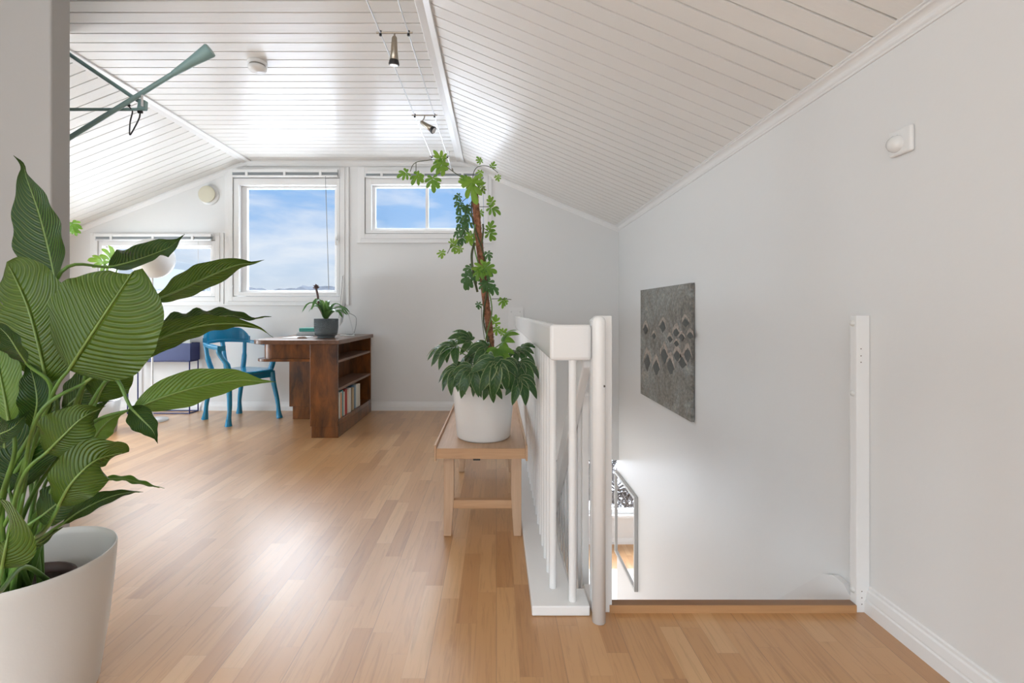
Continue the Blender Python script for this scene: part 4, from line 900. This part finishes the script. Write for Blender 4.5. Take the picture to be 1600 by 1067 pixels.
# vine leaves: centre px, direction px, size px, depth, material
VL = [(735, 287, -14, -4, 18, 2.30, 0), (741, 285, 18, 3, 18, 2.28, 0), (738, 283, 2, 30, 30, 2.26, 0), (731, 283, -12, -10, 14, 2.32, 0), (729, 280, -14, 8, 14, 2.36, 0),
      (693, 254, -20, 10, 22, 2.36, 0), (691, 248, -12, -12, 18, 2.38, 0), (690, 256, 4, 22, 20, 2.34, 0),
      (636, 270, -10, 4, 15, 2.40, 0), (655, 273, -14, 16, 18, 2.38, 0), (651, 275, 10, 10, 14, 2.36, 0), (676, 278, 2, 22, 20, 2.38, 0), (679, 282, 6, 14, 13, 2.40, 0),
      (751, 253, -4, -6, 10, 2.42, 0), (769, 261, 5, -10, 9, 2.40, 0), (750, 268, 0, 10, 11, 2.40, 0), (777, 275, 3, 10, 9, 2.40, 0), (752, 292, 6, 14, 11, 2.40, 0),
      (768, 318, -4, -10, 13, 2.38, 0), (766, 325, 14, 6, 17, 2.36, 0), (750, 330, 0, 9, 11, 2.42, 0),
      (765, 358, 6, -12, 14, 2.36, 0), (764, 363, 12, 12, 16, 2.36, 0), (732, 372, 8, 8, 16, 2.38, 0), (737, 366, -8, 12, 14, 2.42, 0),
      (705, 380, 8, -4, 12, 2.40, 0), (709, 384, 2, 10, 12, 2.40, 0), (720, 388, -10, 8, 12, 2.38, 0), (690, 393, 2, 12, 12, 2.40, 0),
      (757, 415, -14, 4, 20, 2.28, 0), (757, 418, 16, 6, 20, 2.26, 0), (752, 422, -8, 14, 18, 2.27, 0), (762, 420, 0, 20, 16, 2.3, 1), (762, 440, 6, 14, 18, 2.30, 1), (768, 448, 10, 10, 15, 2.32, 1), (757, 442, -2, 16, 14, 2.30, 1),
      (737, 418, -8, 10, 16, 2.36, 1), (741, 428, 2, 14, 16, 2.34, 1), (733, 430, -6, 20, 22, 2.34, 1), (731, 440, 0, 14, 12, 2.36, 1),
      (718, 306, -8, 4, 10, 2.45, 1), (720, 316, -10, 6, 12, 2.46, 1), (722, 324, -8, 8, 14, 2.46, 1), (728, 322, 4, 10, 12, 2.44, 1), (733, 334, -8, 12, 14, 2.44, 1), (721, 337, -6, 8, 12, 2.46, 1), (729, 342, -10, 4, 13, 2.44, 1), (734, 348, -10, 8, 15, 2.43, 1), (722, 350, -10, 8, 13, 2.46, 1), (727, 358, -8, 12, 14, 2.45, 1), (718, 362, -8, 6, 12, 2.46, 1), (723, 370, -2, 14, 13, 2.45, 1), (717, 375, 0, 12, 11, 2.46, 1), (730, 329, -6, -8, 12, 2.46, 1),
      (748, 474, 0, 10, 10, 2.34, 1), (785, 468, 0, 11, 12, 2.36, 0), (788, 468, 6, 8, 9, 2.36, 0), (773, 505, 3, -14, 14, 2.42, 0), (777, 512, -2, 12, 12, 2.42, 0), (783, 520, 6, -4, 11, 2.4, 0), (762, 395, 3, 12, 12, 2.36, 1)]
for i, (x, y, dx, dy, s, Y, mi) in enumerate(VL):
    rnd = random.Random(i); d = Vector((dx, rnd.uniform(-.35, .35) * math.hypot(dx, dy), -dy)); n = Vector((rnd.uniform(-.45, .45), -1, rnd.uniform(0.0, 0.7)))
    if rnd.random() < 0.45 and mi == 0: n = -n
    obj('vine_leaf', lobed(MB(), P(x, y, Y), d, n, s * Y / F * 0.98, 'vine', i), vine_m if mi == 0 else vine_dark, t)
# thin shoots
SH = [[(736, 286, 2.38), (715, 273, 2.38), (700, 262, 2.38), (692, 254, 2.37)], [(663, 251, 2.4), (652, 253, 2.4), (645, 258, 2.4), (641, 268, 2.4)], [(650, 254, 2.4), (650, 270, 2.39)], [(700, 262, 2.38), (682, 250, 2.4), (663, 251, 2.4)],
      [(738, 286, 2.38), (740, 270, 2.38), (746, 261, 2.40), (757, 259, 2.40), (768, 262, 2.4), (778, 270, 2.4)], [(682, 273, 2.4), (700, 265, 2.38)], [(727, 280, 2.36), (734, 300, 2.36)],
      [(748, 323, 2.4), (766, 323, 2.37)], [(755, 356, 2.38), (764, 362, 2.36)], [(716, 372, 2.42), (705, 385, 2.4), (699, 396, 2.4)], [(768, 467, 2.37), (785, 467, 2.36), (799, 468, 2.36)], [(740, 310, 2.42), (728, 330, 2.44), (730, 350, 2.44), (720, 372, 2.44)], [(734, 305, 2.42), (722, 315, 2.45)], [(743, 424, 2.35), (752, 424, 2.35)], [(739, 430, 2.36), (748, 440, 2.36)], [(752, 300, 2.4), (756, 292, 2.4), (758, 303, 2.4)], [(752, 478, 2.36), (753, 500, 2.35), (757, 530, 2.36)]]
for s_ in SH: obj('shoot', MB().tube(spline([P(*q) for q in s_], 6), 0.0018, 5), stem_d, t)
# aralia: palmate leaves; centre px, pointing direction, size px, depth
AL = [(712, 540, -40, 14, 46, 2.22, -.5), (700, 545, -30, 4, 36, 2.40, -.3), (735, 532, -26, -12, 34, 2.45, 0), (725, 572, -36, 22, 46, 2.16, -.4), (737, 575, -12, 34, 42, 2.08, -.2), (715, 575, -14, 36, 40, 2.12, -.3),
      (775, 563, 0, 44, 50, 2.06, 0), (770, 560, -26, 26, 42, 2.10, -.1), (788, 562, 14, 34, 42, 2.08, .2), (765, 597, 6, 26, 30, 2.16, 0), (812, 565, 26, 26, 42, 2.20, .4), (810, 590, 18, 34, 42, 2.12, .4), (820, 572, 22, 10, 30, 2.28, .4),
      (806, 548, 16, 6, 34, 2.36, .3), (815, 545, 10, -4, 24, 2.45, .2), (762, 542, -26, 4, 36, 2.28, 0), (785, 535, 8, -10, 32, 2.40, .1), (777, 545, 6, 20, 32, 2.22, 0), (795, 575, 10, 26, 34, 2.30, .2), (750, 590, -12, 20, 30, 2.24, -.1), (742, 555, -22, 16, 34, 2.34, -.3), (800, 600, 22, 4, 26, 2.4, .2)]
for i, (x, y, dx, dy, s, Y, tx) in enumerate(AL):
    c = P(x, y, Y); rnd = random.Random(100 + i); d = Vector((dx, -math.hypot(dx, dy) * rnd.uniform(.25, .6), -dy)); n = Vector((tx * .7 + rnd.uniform(-.4, .4), -0.75 + rnd.uniform(-.3, .3), 1.0))
    o = obj('shrub_leaf', lobed(MB(), c, d, n, s * Y / F * 1.02, 'aralia', 100 + i), (vine_m if i in (16, 17) else aralia_m), t)
    b0 = Vector((pcx + rnd.uniform(-.03, .03), pcy + rnd.uniform(-.03, .03), pz + 0.255)); m_ = (b0 + c) / 2 + Vector((0, 0, 0.05))
    obj('leaf_stalk', MB().tube(spline([b0, m_, c], 6), 0.0028, 6), stem_m, o)
# ------------------------------------------------------------------ big peace lily in the foreground
gx, gy, gz = -1.257, 1.27, 0.39
t = thing('peace_lily', 'large broad-leaved green plant in a tall off-white tub in the left foreground', 'potted plant', (gx, gy, 0))
tub = pbr('tub_cream', (0.66, 0.645, 0.615), 0.42, bump=0.05, bscale=200)
pr = [(0.0001, 0.0), (0.138, 0.0), (0.146, 0.006), (0.150, 0.02), (0.172, 0.18), (0.184, 0.30), (0.1885, 0.37), (0.189, 0.388), (0.1875, 0.391), (0.1855, 0.390), (0.184, 0.37), (0.178, 0.28), (0.16, 0.14), (0.0001, 0.14)]
obj('pot', MB().lathe(pr, (gx, gy, 0), 72), tub, t)
obj('inner_pot', MB().lathe([(0.10, 0.14), (0.118, 0.318), (0.122, 0.32), (0.122, 0.327), (0.115, 0.327), (0.112, 0.30)], (gx - 0.01, gy - 0.02, 0), 36), pbr('nursery_pot', (0.05, 0.022, 0.016), 0.5), t)
obj('soil', MB().lathe([(0.113, 0.302), (0.06, 0.312), (0.0001, 0.315)], (gx - 0.01, gy - 0.02, 0), 24), soil_m, t)
# mid = midrib pixels with depth, base first; w = width px; nrm = where the upper side faces
NC = (0, 1, 0.2)       # underside towards the camera
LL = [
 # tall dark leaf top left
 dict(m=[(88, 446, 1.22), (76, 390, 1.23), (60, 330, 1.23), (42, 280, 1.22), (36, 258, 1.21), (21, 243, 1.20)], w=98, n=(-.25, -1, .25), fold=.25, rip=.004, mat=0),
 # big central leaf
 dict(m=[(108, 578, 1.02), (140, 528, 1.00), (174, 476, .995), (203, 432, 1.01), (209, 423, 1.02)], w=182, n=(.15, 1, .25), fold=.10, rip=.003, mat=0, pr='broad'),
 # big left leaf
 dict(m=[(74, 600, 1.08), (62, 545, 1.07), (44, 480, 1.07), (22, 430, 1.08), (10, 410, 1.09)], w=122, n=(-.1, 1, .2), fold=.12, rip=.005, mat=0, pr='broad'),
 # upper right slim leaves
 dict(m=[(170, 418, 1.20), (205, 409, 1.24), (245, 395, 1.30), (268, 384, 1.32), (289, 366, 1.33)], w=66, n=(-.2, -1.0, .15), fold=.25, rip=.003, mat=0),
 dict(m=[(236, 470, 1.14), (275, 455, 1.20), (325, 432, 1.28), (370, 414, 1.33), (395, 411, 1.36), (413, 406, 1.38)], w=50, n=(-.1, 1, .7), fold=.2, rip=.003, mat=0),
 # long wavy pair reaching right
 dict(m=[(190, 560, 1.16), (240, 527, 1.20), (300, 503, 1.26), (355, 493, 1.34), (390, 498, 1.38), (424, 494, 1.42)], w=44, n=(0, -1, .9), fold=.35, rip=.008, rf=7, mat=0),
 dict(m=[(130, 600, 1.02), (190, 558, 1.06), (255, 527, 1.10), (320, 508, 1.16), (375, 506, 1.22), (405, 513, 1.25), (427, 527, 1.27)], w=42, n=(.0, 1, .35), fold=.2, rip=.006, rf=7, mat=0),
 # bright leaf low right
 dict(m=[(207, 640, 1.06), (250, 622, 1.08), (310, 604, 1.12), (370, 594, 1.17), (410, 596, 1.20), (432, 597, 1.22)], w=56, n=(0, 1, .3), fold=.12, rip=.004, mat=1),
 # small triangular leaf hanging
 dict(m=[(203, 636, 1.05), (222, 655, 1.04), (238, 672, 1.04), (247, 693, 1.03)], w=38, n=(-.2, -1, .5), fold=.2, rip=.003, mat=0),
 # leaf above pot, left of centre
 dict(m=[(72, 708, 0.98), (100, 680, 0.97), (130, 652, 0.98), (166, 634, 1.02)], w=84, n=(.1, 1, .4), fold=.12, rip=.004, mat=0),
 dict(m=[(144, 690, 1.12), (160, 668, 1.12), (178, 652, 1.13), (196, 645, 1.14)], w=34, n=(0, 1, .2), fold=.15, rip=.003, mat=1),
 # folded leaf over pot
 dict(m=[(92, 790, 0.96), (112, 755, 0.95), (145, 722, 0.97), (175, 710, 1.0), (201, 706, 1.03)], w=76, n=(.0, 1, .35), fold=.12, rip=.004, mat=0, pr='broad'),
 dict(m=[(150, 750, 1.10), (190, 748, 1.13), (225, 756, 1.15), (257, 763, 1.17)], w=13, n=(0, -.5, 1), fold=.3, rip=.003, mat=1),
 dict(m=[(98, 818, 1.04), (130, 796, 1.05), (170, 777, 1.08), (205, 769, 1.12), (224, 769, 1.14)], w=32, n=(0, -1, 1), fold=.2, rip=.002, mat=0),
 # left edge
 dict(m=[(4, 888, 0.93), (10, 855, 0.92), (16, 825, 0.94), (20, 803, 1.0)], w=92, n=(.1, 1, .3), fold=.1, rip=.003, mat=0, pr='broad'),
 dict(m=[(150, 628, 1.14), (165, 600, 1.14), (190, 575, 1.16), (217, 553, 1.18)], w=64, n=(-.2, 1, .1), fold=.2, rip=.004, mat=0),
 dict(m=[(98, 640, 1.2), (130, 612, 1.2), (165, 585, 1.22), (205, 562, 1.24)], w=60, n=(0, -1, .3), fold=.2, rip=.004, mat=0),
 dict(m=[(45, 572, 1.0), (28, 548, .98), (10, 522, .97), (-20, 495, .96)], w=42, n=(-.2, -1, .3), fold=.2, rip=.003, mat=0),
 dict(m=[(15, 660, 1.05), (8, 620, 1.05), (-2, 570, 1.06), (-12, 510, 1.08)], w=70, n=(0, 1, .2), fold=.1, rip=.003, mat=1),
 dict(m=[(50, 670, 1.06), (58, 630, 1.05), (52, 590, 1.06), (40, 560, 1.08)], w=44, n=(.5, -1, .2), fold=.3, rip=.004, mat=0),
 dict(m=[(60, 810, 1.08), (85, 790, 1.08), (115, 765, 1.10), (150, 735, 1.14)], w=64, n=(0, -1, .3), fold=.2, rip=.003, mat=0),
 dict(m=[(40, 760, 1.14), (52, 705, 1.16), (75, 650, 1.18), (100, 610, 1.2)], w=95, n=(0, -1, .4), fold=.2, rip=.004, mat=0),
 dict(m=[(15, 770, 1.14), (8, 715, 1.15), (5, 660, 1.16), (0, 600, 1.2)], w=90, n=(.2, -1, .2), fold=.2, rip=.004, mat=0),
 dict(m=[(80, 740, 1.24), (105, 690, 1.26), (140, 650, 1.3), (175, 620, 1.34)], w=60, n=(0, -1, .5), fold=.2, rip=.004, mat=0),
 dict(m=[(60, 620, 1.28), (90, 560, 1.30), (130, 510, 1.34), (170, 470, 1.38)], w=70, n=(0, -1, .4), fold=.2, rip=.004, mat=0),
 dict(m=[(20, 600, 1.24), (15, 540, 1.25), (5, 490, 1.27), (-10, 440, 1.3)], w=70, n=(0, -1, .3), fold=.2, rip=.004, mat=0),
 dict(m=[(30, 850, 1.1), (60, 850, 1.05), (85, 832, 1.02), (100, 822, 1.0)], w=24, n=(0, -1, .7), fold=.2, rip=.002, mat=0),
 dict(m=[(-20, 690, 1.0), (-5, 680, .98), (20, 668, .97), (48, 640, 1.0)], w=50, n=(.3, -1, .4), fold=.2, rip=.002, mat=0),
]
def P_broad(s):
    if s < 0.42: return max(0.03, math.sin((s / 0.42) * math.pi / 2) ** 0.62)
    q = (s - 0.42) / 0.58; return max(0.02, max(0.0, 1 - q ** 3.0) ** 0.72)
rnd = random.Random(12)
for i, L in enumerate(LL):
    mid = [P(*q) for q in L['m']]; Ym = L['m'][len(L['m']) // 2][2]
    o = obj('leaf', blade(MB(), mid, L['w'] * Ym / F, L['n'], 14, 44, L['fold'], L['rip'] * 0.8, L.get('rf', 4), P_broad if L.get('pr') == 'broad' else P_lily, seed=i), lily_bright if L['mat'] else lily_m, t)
    b0 = Vector((gx - 0.01 + rnd.uniform(-.05, .05), gy - 0.02 + rnd.uniform(-.05, .05), 0.31)); e = mid[0]; dr = (mid[1] - mid[0]).normalized()
    ln = (e - b0).length
    obj('leaf_stalk', MB().tube(spline([b0, b0.lerp(e, 0.45) + Vector((0, 0, 0.05 * ln)) - Vector((0.04, 0, 0)) * ln, e - dr * ln * 0.12, e + dr * 0.01], 8), [0.0062 * (1 - 0.5 * k / 24) for k in range(25)], 8), stem_m, o)
    # raised midrib on the blade
    ms = spline(mid, 8); nn = Vector(L['n']).normalized(); k = len(ms)
    obj('midrib', MB().tube([p - nn * 0.0012 for p in ms[:int(k * .93)]], [0.0034 * (1 - 0.85 * j / k) for j in range(int(k * .93))], 6), pbr('lily_rib', (0.17, 0.27, 0.06), 0.4), o)

# ------------------------------------------------------------------ monstera in the bay, mostly hidden by the peace lily
mx, my = -3.45, 4.1
t = thing('monstera_plant', 'light green split-leaf plant in a white pot behind the big plant', 'potted plant', (mx, my, 0))
obj('pot', MB().lathe([(0.0001, 0), (0.13, 0), (0.16, 0.28), (0.15, 0.28), (0.145, 0.25), (0.0001, 0.25)], (mx, my, 0), 32), pbr('white_ceramic', (0.8, 0.8, 0.79), 0.25), t)
obj('soil', MB().lathe([(0.145, 0.252), (0.0001, 0.26)], (mx, my, 0), 20), soil_m, t)
for i, (x, y, dx, dy, s, Y) in enumerate([(172, 408, 4, -14, 26, 4.2), (186, 412, 14, -12, 22, 4.2), (164, 412, -14, -6, 22, 4.15), (113, 348, 8, 10, 16, 3.95), (118, 356, 4, 12, 12, 3.95)]):
    c = P(x, y, Y); o = obj('leaf', lobed(MB(), c, Vector((dx, -3, -dy)), (0.2, 1 if i < 3 else -1, .4), s * Y / F, 'vine', 50 + i), vine_m, t)
    obj('leaf_stalk', MB().tube(spline([(mx, my, .25), (mx * .5 + c.x * .5 - .05, my, c.z * .6) if i < 3 else (c.x - 0.3, my, c.z - 0.25), c], 8), 0.006, 6), stem_m, o)
# power socket style cover on the left wall of the stair, small wall plate near the post
